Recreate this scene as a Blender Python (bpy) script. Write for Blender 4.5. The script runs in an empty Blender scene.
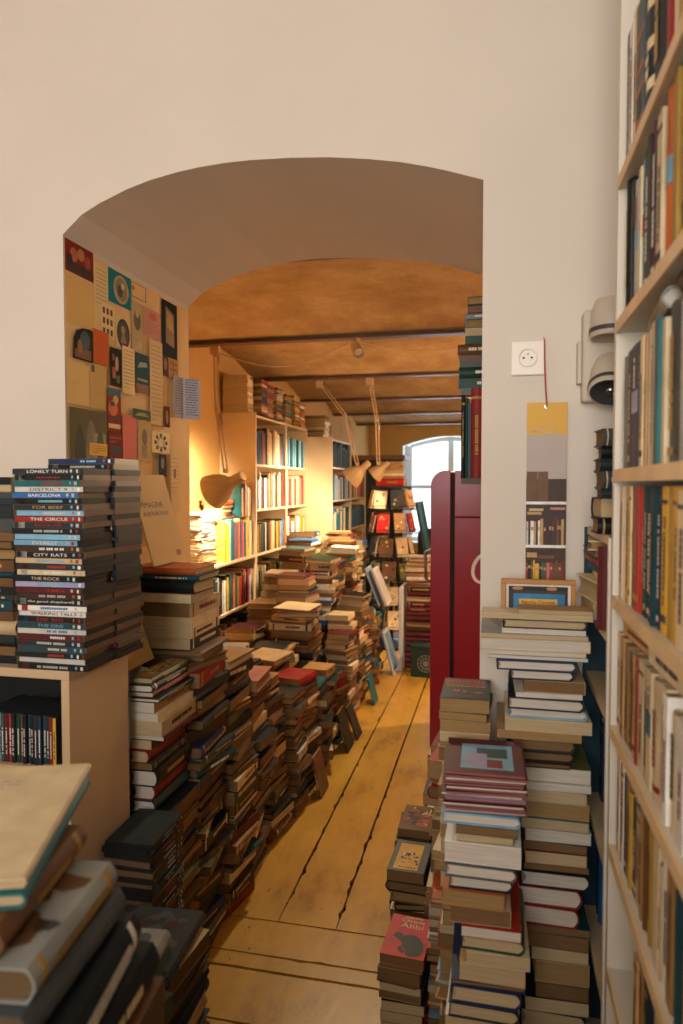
import bpy, math, random
from mathutils import Matrix, Vector
from mathutils.bvhtree import BVHTree
C = bpy.context.scene.collection
sc = bpy.context.scene
R = math.radians

# ---------------------------------------------------------------- camera, light, exposure
EYE = Vector((0, 0, 1.6)); TH = R(12.56); PH = R(2.2); FPX = 700.0
cam = bpy.data.cameras.new('camera'); camo = bpy.data.objects.new('camera', cam); C.objects.link(camo)
camo.location = EYE
FWD = Vector((-math.sin(TH)*math.cos(PH), math.cos(TH)*math.cos(PH), -math.sin(PH)))
camo.rotation_euler = FWD.to_track_quat('-Z', 'Y').to_euler()
cam.sensor_fit = 'HORIZONTAL'; cam.sensor_width = 24.0; cam.lens = FPX/683*24
cam.clip_start = 0.05
cam.dof.use_dof = True; cam.dof.focus_distance = 2.3; cam.dof.aperture_fstop = 3.5
sc.camera = camo
sc.view_settings.view_transform = 'Standard'; sc.view_settings.look = 'None'
sc.view_settings.gamma = 1; sc.view_settings.exposure = 0.0; sc.view_settings.use_curve_mapping = False
w = bpy.data.worlds.new('sky'); sc.world = w; w.use_nodes = True
bg = w.node_tree.nodes['Background']; bg.inputs[0].default_value = (.80, .92, 1, 1); bg.inputs[1].default_value = 2.2

def area(name, loc, aim, sx, sy, power, col):
    l = bpy.data.lights.new(name, 'AREA'); l.shape = 'RECTANGLE'; l.size = sx; l.size_y = sy; l.energy = power; l.color = col
    o = bpy.data.objects.new(name, l); C.objects.link(o); o.location = loc
    o.rotation_euler = (Vector(aim)-Vector(loc)).to_track_quat('-Z', 'Y').to_euler(); return o
# daylight through the front room's tall window behind the photographer
area('window_daylight', (-.45, -2.75, 2.0), (-.35, 1.78, 1.6), 1.5, 1.7, 132, (1, .935, .89))
# daylight through the window at the end of the back room
area('far_daylight', (-.79, 12.6, 1.6), (-.79, 0, 1.1), 1.6, 1.8, 70, (.74, .87, 1))

# ---------------------------------------------------------------- materials
def lin(h):
    h = h.lstrip('#'); v = [int(h[i:i+2], 16)/255 for i in (0, 2, 4)]
    return tuple((c/12.92 if c <= .04045 else ((c+.055)/1.055)**2.4) for c in v)+(1,)
MATS = {}
def mat(name, hexc, rough=.6, var=.12, scale=9, bump=0, metal=0, rand=0, emit=None, spec=.4, stretch=None, coat=0):
    if name in MATS: return MATS[name]
    m = bpy.data.materials.new(name); m.use_nodes = True; nt = m.node_tree; N = nt.nodes; L = nt.links
    b = N['Principled BSDF']; b.inputs['Roughness'].default_value = rough; b.inputs['Metallic'].default_value = metal
    b.inputs['Specular IOR Level'].default_value = spec; b.inputs['Coat Weight'].default_value = coat
    b.inputs['Coat Roughness'].default_value = .12
    c = lin(hexc)
    tc = N.new('ShaderNodeTexCoord'); mp = N.new('ShaderNodeMapping'); L.new(tc.outputs['Object'], mp.inputs[0])
    if stretch: mp.inputs['Scale'].default_value = stretch
    nz = N.new('ShaderNodeTexNoise'); nz.inputs['Scale'].default_value = scale; nz.inputs['Detail'].default_value = 5
    L.new(mp.outputs[0], nz.inputs['Vector'])
    mr = N.new('ShaderNodeMapRange'); mr.inputs[1].default_value = .3; mr.inputs[2].default_value = .7
    mr.inputs[3].default_value = 1-var; mr.inputs[4].default_value = 1+var
    L.new(nz.outputs[0], mr.inputs[0])
    mx = N.new('ShaderNodeVectorMath'); mx.operation = 'SCALE'; mx.inputs[0].default_value = c[:3]
    L.new(mr.outputs[0], mx.inputs['Scale']); out = mx.outputs[0]
    if rand:
        oi = N.new('ShaderNodeObjectInfo'); m2 = N.new('ShaderNodeMapRange')
        m2.inputs[3].default_value = 1-rand; m2.inputs[4].default_value = 1+rand; L.new(oi.outputs['Random'], m2.inputs[0])
        v2 = N.new('ShaderNodeVectorMath'); v2.operation = 'SCALE'; L.new(out, v2.inputs[0]); L.new(m2.outputs[0], v2.inputs['Scale']); out = v2.outputs[0]
    L.new(out, b.inputs['Base Color'])
    if bump:
        bp = N.new('ShaderNodeBump'); bp.inputs['Strength'].default_value = bump; bp.inputs['Distance'].default_value = .01
        L.new(nz.outputs[0], bp.inputs['Height']); L.new(bp.outputs[0], b.inputs['Normal'])
    if emit:
        b.inputs['Emission Color'].default_value = c; b.inputs['Emission Strength'].default_value = emit
    MATS[name] = m; return m
COL = {
 'black': '#12191c', 'charcoal': '#232c30', 'dark grey': '#44494a', 'grey': '#80817c', 'pale grey': '#b4b3ac', 'white': '#dcd8cf',
 'cream': '#d3bf98', 'tan': '#b28b58', 'light brown': '#94703f', 'brown': '#65452a', 'dark brown': '#3b281c', 'maroon': '#571f22',
 'dark red': '#7c211d', 'red': '#98291f', 'orange': '#b05a28', 'yellow': '#cf9f31', 'mustard': '#a98436', 'olive': '#5b5a35',
 'green': '#2a5a3f', 'dark green': '#1f4034', 'teal': '#1e6468', 'dark teal': '#173f47', 'navy': '#1a2a4b', 'blue': '#2a639b',
 'light blue': '#78a6bf', 'pink': '#b8746c', 'magenta': '#a93060', 'purple': '#4c2a4c', 'lilac': '#9a94b4', 'beige': '#bda57e', 'bright red': '#b5231b',
 'bright yellow': '#e8b62c'}
def cov(c): return mat('cover '+c, COL[c], rough=.5, var=.16, scale=18, rand=.16, spec=.28)
def pages(i):
    names = [('cream', '#bda781'), ('yellowed', '#9d7f54'), ('white', '#cfc5b6'), ('brown', '#7d6140'), ('rose', '#94605f'), ('dusty', '#6a563c'), ('dusty tan', '#83694a')]
    n, h = names[i]; k = 'page edges '+n
    if k in MATS: return MATS[k]
    return mat(k, h, rough=.9, var=.20, scale=9, bump=.5, stretch=(1.5, 1.5, 170), spec=.1, rand=.06)

# ---------------------------------------------------------------- mesh helper
class MB:
    def __init__(s): s.v = []; s.f = []; s.mi = []; s.mats = []
    def slot(s, m):
        if m not in s.mats: s.mats.append(m)
        return s.mats.index(m)
    def poly(s, pts, m):
        b = len(s.v); s.v += [tuple(p) for p in pts]; s.f.append(tuple(range(b, b+len(pts)))); s.mi.append(s.slot(m))
    def box(s, x0, x1, y0, y1, z0, z1, m, M=None):
        P = [(x0,y0,z0),(x1,y0,z0),(x1,y1,z0),(x0,y1,z0),(x0,y0,z1),(x1,y0,z1),(x1,y1,z1),(x0,y1,z1)]
        if M: P = [tuple(M @ Vector(p)) for p in P]
        b = len(s.v); s.v += P; k = s.slot(m)
        for q in ((0,3,2,1),(4,5,6,7),(0,1,5,4),(1,2,6,5),(2,3,7,6),(3,0,4,7)): s.f.append(tuple(b+i for i in q)); s.mi.append(k)
    def prism(s, prof, e0, e1, m, axis='y', M=None):
        """closed 2-D outline swept along an axis; prof = (a,b) = (x,z) for y, (x,y) for z, (y,z) for x"""
        def P(a, b, e):
            p = {'y': (a, e, b), 'z': (a, b, e), 'x': (e, a, b)}[axis]
            return tuple(M @ Vector(p)) if M else p
        n = len(prof); b0 = len(s.v); k = s.slot(m)
        s.v += [P(a, b, e0) for a, b in prof]+[P(a, b, e1) for a, b in prof]
        for i in range(n):
            j = (i+1) % n; s.f.append((b0+i, b0+j, b0+n+j, b0+n+i)); s.mi.append(k)
        s.f.append(tuple(b0+i for i in reversed(range(n)))); s.mi.append(k)
        s.f.append(tuple(b0+n+i for i in range(n))); s.mi.append(k)
    def strip(s, outer, inner, y0, y1, m):
        """C-shaped section between two open polylines (x,z), swept y0..y1"""
        n = len(outer); b = len(s.v); k = s.slot(m)
        for line in (outer, inner):
            s.v += [(x, y0, z) for x, z in line]+[(x, y1, z) for x, z in line]
        o0, o1, i0, i1 = b, b+n, b+2*n, b+3*n
        for i in range(n-1):
            for q in ((o0+i, o0+i+1, o1+i+1, o1+i), (i0+i, i1+i, i1+i+1, i0+i+1), (o0+i, i0+i, i0+i+1, o0+i+1), (o1+i, o1+i+1, i1+i+1, i1+i)):
                s.f.append(q); s.mi.append(k)
        for e in (0, n-1): s.f.append((o0+e, o1+e, i1+e, i0+e)); s.mi.append(k)
    def tube(s, pts, r, m, seg=8):
        pts = [Vector(p) for p in pts]; k = s.slot(m); b = len(s.v); n = len(pts)
        rr = r if isinstance(r, (list, tuple)) else [r]*n
        for i, p in enumerate(pts):
            d = (pts[min(i+1, n-1)]-pts[max(i-1, 0)]).normalized()
            a = d.orthogonal().normalized() if i == 0 else (a - d*a.dot(d)).normalized()
            c = d.cross(a)
            for j in range(seg):
                t = 2*math.pi*j/seg; s.v.append(tuple(p+(a*math.cos(t)+c*math.sin(t))*rr[i]))
        for i in range(n-1):
            for j in range(seg):
                j2 = (j+1) % seg; s.f.append((b+i*seg+j, b+i*seg+j2, b+(i+1)*seg+j2, b+(i+1)*seg+j)); s.mi.append(k)
        s.f.append(tuple(b+j for j in reversed(range(seg)))); s.mi.append(k)
        s.f.append(tuple(b+(n-1)*seg+j for j in range(seg))); s.mi.append(k)
    def lathe(s, prof, m, M, seg=24, cap=True):
        """prof: list of (r, z) about local z, placed by M"""
        k = s.slot(m); b = len(s.v); n = len(prof)
        for r_, z in prof:
            for j in range(seg):
                t = 2*math.pi*j/seg; s.v.append(tuple(M @ Vector((r_*math.cos(t), r_*math.sin(t), z))))
        for i in range(n-1):
            for j in range(seg):
                j2 = (j+1) % seg; s.f.append((b+i*seg+j, b+i*seg+j2, b+(i+1)*seg+j2, b+(i+1)*seg+j)); s.mi.append(k)
        if cap:
            s.f.append(tuple(b+j for j in reversed(range(seg)))); s.mi.append(k)
            s.f.append(tuple(b+(n-1)*seg+j for j in range(seg))); s.mi.append(k)
    def mesh(s, name, smooth=False):
        me = bpy.data.meshes.new(name); me.from_pydata(s.v, [], s.f)
        for m in s.mats: me.materials.append(m)
        me.polygons.foreach_set('material_index', s.mi)
        if smooth: me.polygons.foreach_set('use_smooth', [True]*len(s.f))
        me.update(); return me
    def build(s, name, parent=None, M=None, smooth=False, bevel=0):
        o = bpy.data.objects.new(name, s.mesh(name, smooth)); C.objects.link(o)
        if parent: o.parent = parent
        if M: o.matrix_basis = M
        if bevel:
            bv = o.modifiers.new('edge', 'BEVEL'); bv.width = bevel; bv.segments = 2; bv.limit_method = 'ANGLE'; bv.angle_limit = R(40)
        if smooth and not bevel:
            es = o.modifiers.new('split', 'EDGE_SPLIT'); es.split_angle = R(35)
        return o
def tag(o, label=None, cat=None, group=None, kind=None):
    if label: o['label'] = label
    if cat: o['category'] = cat
    if group: o['group'] = group
    if kind: o['kind'] = kind
    return o
def empty(name, loc=(0,0,0), label=None, cat=None, group=None, M=None):
    o = bpy.data.objects.new(name, None); C.objects.link(o); o.empty_display_size = .05
    if M: o.matrix_basis = M
    else: o.location = loc
    return tag(o, label, cat, group)
def struct(o): o['kind'] = 'structure'; return o
def text(name, s_, m, M, width, height, parent, depth=.0006):
    cu = bpy.data.curves.new(name, 'FONT'); cu.body = s_; cu.size = 1; cu.extrude = .02
    t = bpy.data.objects.new(name, cu); C.objects.link(t); bpy.context.view_layer.update()
    me = bpy.data.meshes.new_from_object(t.evaluated_get(bpy.context.evaluated_depsgraph_get()))
    bpy.data.objects.remove(t); bpy.data.curves.remove(cu)
    xs = [v.co.x for v in me.vertices]; ys = [v.co.y for v in me.vertices]
    x0, x1, y0, y1 = min(xs), max(xs), min(ys), max(ys)
    for v in me.vertices:
        v.co.x = (v.co.x-(x0+x1)/2)/(x1-x0)*width; v.co.y = (v.co.y-(y0+y1)/2)/(y1-y0)*height; v.co.z = v.co.z/.02*depth
    me.materials.clear(); me.materials.append(m)
    o = bpy.data.objects.new(name, me); C.objects.link(o); o.parent = parent; o.matrix_basis = M; return o
def basis(x, y, z, loc):
    return Matrix(((x[0], y[0], z[0], loc[0]), (x[1], y[1], z[1], loc[1]), (x[2], y[2], z[2], loc[2]), (0, 0, 0, 1)))

# ---------------------------------------------------------------- structure
XL, XR, YF = -2.16, 1.3, 12.0          # back room
plaster = mat('white plaster', '#cec3b5', rough=.85, var=.035, scale=2.2, bump=.25, spec=.15)
plaster_w = mat('ochre plaster', '#c59d62', rough=.85, var=.07, scale=3, bump=.3, spec=.15)
# plaster reveal inside the arch
ceil_m = mat('smoky vault plaster', '#9c6b36', rough=.85, var=.0, scale=2, spec=.1)
def ceiling_nodes(m):
    nt = m.node_tree; N = nt.nodes; L = nt.links; b = N['Principled BSDF']
    tc = N.new('ShaderNodeTexCoord'); n = N.new('ShaderNodeTexNoise'); n.inputs['Scale'].default_value = 2.6; n.inputs['Detail'].default_value = 9; n.inputs['Roughness'].default_value = .72
    L.new(tc.outputs['Object'], n.inputs['Vector'])
    r = N.new('ShaderNodeValToRGB'); r.color_ramp.elements[0].position = .30; r.color_ramp.elements[0].color = lin('#a08258')
    r.color_ramp.elements[1].position = .68; r.color_ramp.elements[1].color = lin('#cfb78e'); e = r.color_ramp.elements.new(.5); e.color = lin('#b99d74')
    L.new(n.outputs[0], r.inputs[0]); L.new(r.outputs[0], b.inputs['Base Color'])
    bp = N.new('ShaderNodeBump'); bp.inputs['Strength'].default_value = .35; bp.inputs['Distance'].default_value = .02
    L.new(n.outputs[0], bp.inputs['Height']); L.new(bp.outputs[0], b.inputs['Normal'])
ceiling_nodes(ceil_m)
# floor paint: ochre, scuffed
floor_m = mat('ochre floor paint', '#b37f2e', rough=.32, var=0, scale=3, spec=.5)
def floor_nodes(m):
    nt = m.node_tree; N = nt.nodes; L = nt.links; b = N['Principled BSDF']
    tc = N.new('ShaderNodeTexCoord'); mp = N.new('ShaderNodeMapping'); mp.inputs['Scale'].default_value = (2.2, .9, 1)
    L.new(tc.outputs['Object'], mp.inputs[0])
    n = N.new('ShaderNodeTexNoise'); n.inputs['Scale'].default_value = 2.4; n.inputs['Detail'].default_value = 10; n.inputs['Roughness'].default_value = .68
    L.new(mp.outputs[0], n.inputs['Vector'])
    r = N.new('ShaderNodeValToRGB'); r.color_ramp.elements[0].position = .27; r.color_ramp.elements[0].color = lin('#7f5b26')
    r.color_ramp.elements[1].position = .7; r.color_ramp.elements[1].color = lin('#d6a844'); e = r.color_ramp.elements.new(.45); e.color = lin('#bd9238')
    L.new(n.outputs[0], r.inputs[0])
    # small dark chips and scuffs
    n2 = N.new('ShaderNodeTexNoise'); n2.inputs['Scale'].default_value = 14; n2.inputs['Detail'].default_value = 4; L.new(mp.outputs[0], n2.inputs['Vector'])
    r2 = N.new('ShaderNodeValToRGB'); r2.color_ramp.elements[0].position = .70; r2.color_ramp.elements[0].color = (0, 0, 0, 1)
    r2.color_ramp.elements[1].position = .73; r2.color_ramp.elements[1].color = (1, 1, 1, 1); L.new(n2.outputs[0], r2.inputs[0])
    mx = N.new('ShaderNodeMix'); mx.data_type = 'RGBA'; L.new(r2.outputs[0], mx.inputs[0]); L.new(r.outputs[0], mx.inputs[6]); mx.inputs[7].default_value = lin('#2d1d10')
    L.new(mx.outputs[2], b.inputs['Base Color'])
    rr = N.new('ShaderNodeMapRange'); rr.inputs[3].default_value = .22; rr.inputs[4].default_value = .5; L.new(n.outputs[0], rr.inputs[0]); L.new(rr.outputs[0], b.inputs['Roughness'])
    bp = N.new('ShaderNodeBump'); bp.inputs['Strength'].default_value = .3; bp.inputs['Distance'].default_value = .01
    L.new(n.outputs[0], bp.inputs['Height']); L.new(bp.outputs[0], b.inputs['Normal'])
floor_nodes(floor_m)
gap_m = mat('dark floor gap', '#1c130b', rough=.9)

rnd = random.Random(5)
f = MB()
f.box(-3.2, 2.4, -3.3, 12.3, -.12, -.014, gap_m)
def ragged(x0, x1, y0, y1, along, n, amp):
    """board with chipped long edges"""
    a, b = [], []
    wa_ = wb_ = 0
    for i in range(n+1):
        t = i/n
        wa_ = .85*wa_+abs(rnd.gauss(0, amp))*.35; wb_ = .85*wb_+abs(rnd.gauss(0, amp))*.35
        ja = wa_+(rnd.uniform(1, 5)*amp if rnd.random() < .07 else 0); jb = wb_+(rnd.uniform(1, 5)*amp if rnd.random() < .07 else 0)
        if along == 'y': a.append((x0+ja, y0+(y1-y0)*t)); b.append((x1-jb, y0+(y1-y0)*t))
        else: a.append((x0+(x1-x0)*t, y0+ja)); b.append((x0+(x1-x0)*t, y1-jb))
    pr = a+b[::-1] if along == 'x' else b+a[::-1]
    f.prism(pr, -.014, 0, floor_m, 'z')
x = -.555-.218*8
while x < 2.1: ragged(x+.0006, x+.2172, 2.40, 12.2, 'y', 320, .0022); x += .218
for y0, y1 in ((-3.2,-2.6),(-2.6,-2),(-2,-1.4),(-1.4,-.8),(-.8,-.25),(-.25,.35),(.35,.9),(.9,1.45),(1.45,1.91),(1.91,2.135),(2.14,2.21),(2.212,2.397)):
    ragged(-3.1, 2.3, y0+.001, y1-.001, 'x', 160, .0014)
struct(f.build('floor'))

ARCH = [(-1.2,2.305),(-1.14,2.355),(-1.083,2.382),(-1.0,2.412),(-.931,2.430),(-.85,2.444),(-.785,2.451),(-.71,2.455),(-.643,2.455),(-.53,2.45),(-.427,2.441),(-.33,2.427),(-.246,2.411),(-.18,2.394),(-.121,2.376),(-.04,2.348)]
fw = MB()
for pts in ([(-3,0),(-1.2,0),(-1.2,2.305),(-3,2.305)], [(-.04,0),(2.2,0),(2.2,2.348),(-.04,2.348)],
            [(-3,2.305),(-1.2,2.305)]+ARCH[1:-1]+[(-.04,2.348),(2.2,2.348),(2.2,3.25),(-3,3.25)]):
    fw.prism(pts, 1.78, 2.60, plaster)
struct(fw.build('wall_front', smooth=False))
def slab(name, b, m): 
    q = MB(); q.box(*b, m); return struct(q.build(name))
slab('wall_left', (-3.1, -2.95, -3.2, 1.78, 0, 3.25), plaster)
slab('wall_right', (.52, .67, -3.2, 1.78, 0, 3.25), plaster)
q = MB()   # back wall of the front room with its window opening
for b in ((-2.95,-1.6,0,3.25),(.1,.52,0,3.25),(-1.6,.1,0,.95),(-1.6,.1,2.95,3.25)): q.box(b[0],b[1],-3.2,-3.05,b[2],b[3],plaster)
struct(q.build('wall_back'))
slab('ceiling', (-3.1, .7, -3.2, 1.78, 3.25, 3.35), plaster)
slab('wall_far_left', (XL-.15, XL, 2.6, YF, 0, 2.9), plaster_w)
slab('wall_far_right', (XR, XR+.15, 2.6, YF, 0, 2.9), plaster_w)
# end wall with an arched window opening
WX0, WX1, WZ0, WZ1 = -1.60, .02, .62, 2.28
arc = [(WX0+(WX1-WX0)*i/16, WZ1+.16*math.sin(math.pi*i/16)) for i in range(17)]
q = MB()
q.box(XL, WX0, YF, YF+.42, 0, 2.9, plaster_w); q.box(WX1, XR, YF, YF+.42, 0, 2.9, plaster_w); q.box(WX0, WX1, YF, YF+.42, 0, WZ0, plaster_w)
q.prism(arc+[(WX1, 2.9), (WX0, 2.9)], YF, YF+.42, plaster_w)
struct(q.build('wall_end'))
white = mat('white gloss paint', '#dcdfe0', rough=.4, var=.03)
wf = MB(); yq = YF+.28
wa = [(WX0+(WX1-WX0)*i/16, WZ1+.15*math.sin(math.pi*i/16)) for i in range(17)]
wi = [(x_, z_-.07) for x_, z_ in wa[1:-1]]
wf.box(WX0, WX0+.09, yq, yq+.06, WZ0, WZ1, white); wf.box(WX1-.09, WX1, yq, yq+.06, WZ0, WZ1, white)
wf.box(WX0+.09, WX1-.09, yq, yq+.06, WZ0, WZ0+.08, white)
wf.box(WX0+.09, WX1-.09, yq, yq+.06, 1.54, 1.60, white)
for i in range(1, len(wi)): wf.prism([wi[i-1], wi[i], wa[i+1], wa[i]], yq, yq+.06, white)
for x0_, x1_ in ((WX0+.09, WX0+.14), (-.84, -.74), (WX1-.14, WX1-.09)): wf.box(x0_, x1_, yq-.01, yq+.05, WZ0+.08, WZ1+(.13 if x0_ == -.84 else .0), white)
for x0_, x1_ in ((WX0, WX0+.012), (WX1-.012, WX1)): wf.box(x0_, x1_, YF-.005, yq, WZ0, WZ1, white)
for i in range(16): wf.prism([(arc[i][0], arc[i][1]-.012), (arc[i+1][0], arc[i+1][1]-.012), (arc[i+1][0], arc[i+1][1]+.001), (arc[i][0], arc[i][1]+.001)], YF-.005, yq, white)
win = struct(wf.build('window_1'))
gm = bpy.data.materials.new('window glass'); gm.use_nodes = True
N = gm.node_tree.nodes; L = gm.node_tree.links; N.clear()
o_ = N.new('ShaderNodeOutputMaterial'); t_ = N.new('ShaderNodeBsdfTransparent'); g_ = N.new('ShaderNodeBsdfGlossy'); g_.inputs['Roughness'].default_value = .03
mx_ = N.new('ShaderNodeMixShader'); mx_.inputs[0].default_value = .07; t_.inputs[0].default_value = (.96, .98, .98, 1)
L.new(t_.outputs[0], mx_.inputs[1]); L.new(g_.outputs[0], mx_.inputs[2]); L.new(mx_.outputs[0], o_.inputs[0])
gl = MB(); gl.box(WX0+.05, WX1-.05, yq+.028, yq+.032, WZ0+.05, WZ1+.08, gm); gl.build('window_glass', win)
sl = MB(); sl.box(WX0-.06, WX1+.06, YF-.06, YF+.28, WZ0-.03, WZ0+.002, white); sl.build('window_sill', win)
# window frame of the front room's window (behind the photographer)
w2 = MB()
for b in ((-1.6,-1.5,.95,2.95),(0,.1,.95,2.95),(-1.5,0,.95,1.05),(-1.5,0,2.85,2.95),(-.79,-.71,1.05,2.85)): w2.box(b[0],b[1],-3.15,-3.08,b[2],b[3],white)
struct(w2.build('window_2'))
# vaulted ceiling of the back room: shallow bays between steel beams
BZ = 2.54; BY = [2.8, 4.4, 6.0, 7.6, 9.2, 10.8, 12.4]
cl = MB(); prof = []
ys = [2.6]
for a, b in zip(BY[:-1], BY[1:]):
    for i in range(13): 
        y = a+(b-a)*i/13; prof.append((y, BZ+.012+.135*math.sin(math.pi*i/13)))
prof = [(2.58, BZ+.03)]+[p for p in prof if p[0] <= 12.42]+[(12.42, BZ+.012)]
cl.prism(prof+[(12.42, 3.0), (2.58, 3.0)], XL-.1, XR+.1, ceil_m, 'x')
o = struct(cl.build('ceiling', smooth=True)); o.modifiers[0].split_angle = R(25)
beam_m = mat('rusty brown beam paint', '#5a3a22', rough=.5, var=.2, scale=20)
for i, y in enumerate(BY[:-1]):
    b = MB(); b.box(XL-.05, XR+.05, y-.04, y+.04, BZ-.012, BZ+.004, beam_m); b.box(XL-.05, XR+.05, y-.006, y+.006, BZ+.004, BZ+.05, beam_m)
    struct(b.build('trim_%d' % (i+1)))

# ---------------------------------------------------------------- bookcases
wht = mat('cream bookcase laminate', '#cdb48c', rough=.45, var=.05, scale=6)
wht2 = mat('white bookcase laminate', '#cfc5b4', rough=.4, var=.04, scale=5)
edge_m = mat('beech shelf edge', '#dcbd91', rough=.5, var=.08, scale=12)
teal_back = mat('dark teal hardboard', '#12333f', rough=.7)
hole_m = mat('peg hole', '#1a1410', rough=1)

# the tall bookcase beside the photographer: open face looks towards -X
root = empty('bookcase', (.36, .9, 0), 'tall white bookcase with beech-edged shelves standing beside the photographer', 'bookcase')
RS = [2.56, 2.149, 1.894, 1.627, 1.398, 1.158, .935, .70, .45, .05]
b = MB(); b.box(-.153, .15, .452, .472, -0.0, 2.72, wht2); 
for k in range(12): b.box(-.10, -.094, .4505, .4521, .62+.032*k*1.0, .626+.032*k, hole_m)
b.build('side_panel', root)
b = MB(); b.box(-.153, .15, -.42, -.40, 0, 2.72, wht2); b.build('side_panel', root)
b = MB(); b.box(.14, .15, -.40, .452, 0, 2.72, wht2); b.build('back_panel', root)
b = MB(); b.box(-.153, .14, -.40, .452, 2.70, 2.72, wht2); b.build('top', root)
for z in RS:
    b = MB(); b.box(-.149, .139, -.399, .451, z-.02, z, wht2); b.box(-.154, -.149, -.399, .451, z-.021, z+.001, edge_m); b.build('shelf', root)
# narrow bookcase squeezed between it and the wall
root = empty('narrow_bookcase', (.36, 1.56, 0), 'narrow cream bookcase with dark teal inside between tall bookcase and wall', 'bookcase')
for y0, y1 in ((1.39, 1.405), (1.755, 1.77)):
    b = MB(); b.box(-.155, .13, y0-1.56, y1-1.56, 0, 1.50, wht2 if y0 < 1.5 else teal_back); b.build('side_panel', root)
b = MB(); b.box(.115, .13, -.155, .195, 0, 1.5, teal_back); b.build('back_panel', root)
NS = [1.50, 1.31, 1.155, .86, .58, .30, .05]
for z in NS:
    b = MB(); b.box(-.15, .114, -.1545, .1945, z-.016, z, wht); b.build('shelf', root)

# added bookcase, unseen behind the photographer, to shade the near floor and stacks
root = empty('shading_bookcase', (-.55, -.85, 0), 'low cream double-sided bookcase behind the photographer', 'bookcase')
for x0 in (-.9, .88):
    b = MB(); b.box(x0, x0+.02, -.16, .16, 0, 1.38, wht2); b.build('side_panel', root)
b = MB(); b.box(-.9, .9, -.165, .165, 1.381, 1.405, wht2); b.build('top', root)
b = MB(); b.box(-.879, .879, -.006, .006, 0, 1.38, wht2); b.build('back_panel', root)
for z in (.08, .40, .72, 1.04):
    b = MB(); b.box(-.879, .879, -.155, -.007, z-.02, z, wht2); b.box(-.879, .879, .007, .155, z-.02, z, wht2); b.build('shelf', root)

# low white cabinet at the wall, its top loaded with DVD cases
cabm = mat('tan white cabinet laminate', '#bfa684', rough=.45, var=.05, scale=5)
root = empty('media_cabinet', (-1.30, 1.64, 0), 'low white open cabinet with film cases piled on its top', 'cabinet')
for x0, x1 in ((-.30, -.278), (.265, .287)):
    b = MB(); b.box(x0, x1, -.14, .14, 0, 1.125, cabm); b.build('side_panel', root, bevel=.0015)
b = MB(); b.box(-.30, .287, -.14, .14, 1.125, 1.147, cabm); b.build('top', root, bevel=.0015)
for z in (.90, .50, .08):
    b = MB(); b.box(-.277, .264, -.135, .13, z-.02, z, cabm); b.build('shelf', root)
b = MB(); b.box(-.277, .264, .13, .139, 0, 1.125, mat('dark cabinet back', '#10181b')); b.build('back_panel', root)

# wall of bookcases down the far room; open faces look towards +X
def case(name, label, y0, y1, x0, x1, zs, ztop, zbot=0, group='bookcases along the far room', divs=()):
    r = empty(name, ((x0+x1)/2, (y0+y1)/2, 0), label, 'bookcase', group)
    hx, hy = (x1-x0)/2, (y1-y0)/2
    for a in (-hy, hy-.018): 
        b = MB(); b.box(-hx, hx, a, a+.018, zbot, ztop, wht); b.build('side_panel', r)
    for z in zs: 
        b = MB(); b.box(-hx+.005, hx, -hy+.0182, hy-.0182, z-.018, z, wht); b.build('shelf', r)
    b = MB(); b.box(-hx, -hx+.004, -hy+.018, hy-.018, zbot, ztop, wht); b.build('back_panel', r)
    return r
case('bookcase', 'low cream bookcase under the shaded reading lamp', 4.28, 5.215, -2.155, -1.85, (.05,.35,.70,1.055), 1.057)
case('bookcase', 'tall cream bookcase whose plain side faces the arch', 5.22, 6.03, -2.155, -1.85, (.05,.35,.70,1.055,1.41,1.765,2.15), 2.17)
case('bookcase', 'cream bookcase with blue boxed sets beyond the plain-sided one', 6.035, 6.74, -2.155, -1.85, (.05,.35,.70,1.055,1.41,1.765,2.15), 2.155)
case('bookcase', 'deep white bookcase jutting out near the clamp lamps', 6.76, 7.70, -2.10, -1.60, (.05,.4,.75,1.10,1.45,1.78,2.06), 2.08)
case('bookcase', 'last cream bookcase before the dark panelled cupboard', 7.72, 8.9, -2.10, -1.66, (.05,.4,.75,1.10,1.45,1.78), 1.80)

# ---------------------------------------------------------------- books: specifications first, meshes afterwards
SPEC = []
ORD = 'topmost second third fourth fifth sixth seventh eighth ninth tenth eleventh twelfth thirteenth fourteenth fifteenth sixteenth seventeenth eighteenth nineteenth twentieth'.split()
TENS = {2: 'twenty', 3: 'thirty', 4: 'forty', 5: 'fifty', 6: 'sixty', 7: 'seventy'}
def ordw(n):
    if n < 20: return ORD[n]
    n += 1; t, u = divmod(n, 10)
    if u == 0: return TENS[t][:-1]+'ieth'
    return TENS[t]+'-'+['', 'first', 'second', 'third', 'fourth', 'fifth', 'sixth', 'seventh', 'eighth', 'ninth'][u]
KW = {'paperback_book': 'paperback', 'pocket_book': 'pocket paperback', 'hardcover_book': 'hardcover', 'dvd_case': 'DVD case', 'magazine': 'magazine', 'cd_case': 'CD case'}
CAT = {'paperback_book': 'paperback', 'pocket_book': 'pocket paperback', 'hardcover_book': 'hardcover book', 'dvd_case': 'DVD case', 'magazine': 'magazine', 'cd_case': 'CD case'}
def spec(kind, M, w, l, t, col, pg=0, **k):
    if kind == 'paperback_book' and w < .1385: kind = 'pocket_book'
    d = dict(kind=kind, M=M, w=w, l=l, t=t, col=col, pg=pg); d.update(k); SPEC.append(d); return d
def flatM(cx, cy, z, w, l, yaw, tilt=None, M0=None):
    M = Matrix.Translation((cx, cy, z)) @ Matrix.Rotation(R(yaw), 4, 'Z') @ Matrix.Translation((-w/2, -l/2, 0))
    return M0 @ M if M0 else M
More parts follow.
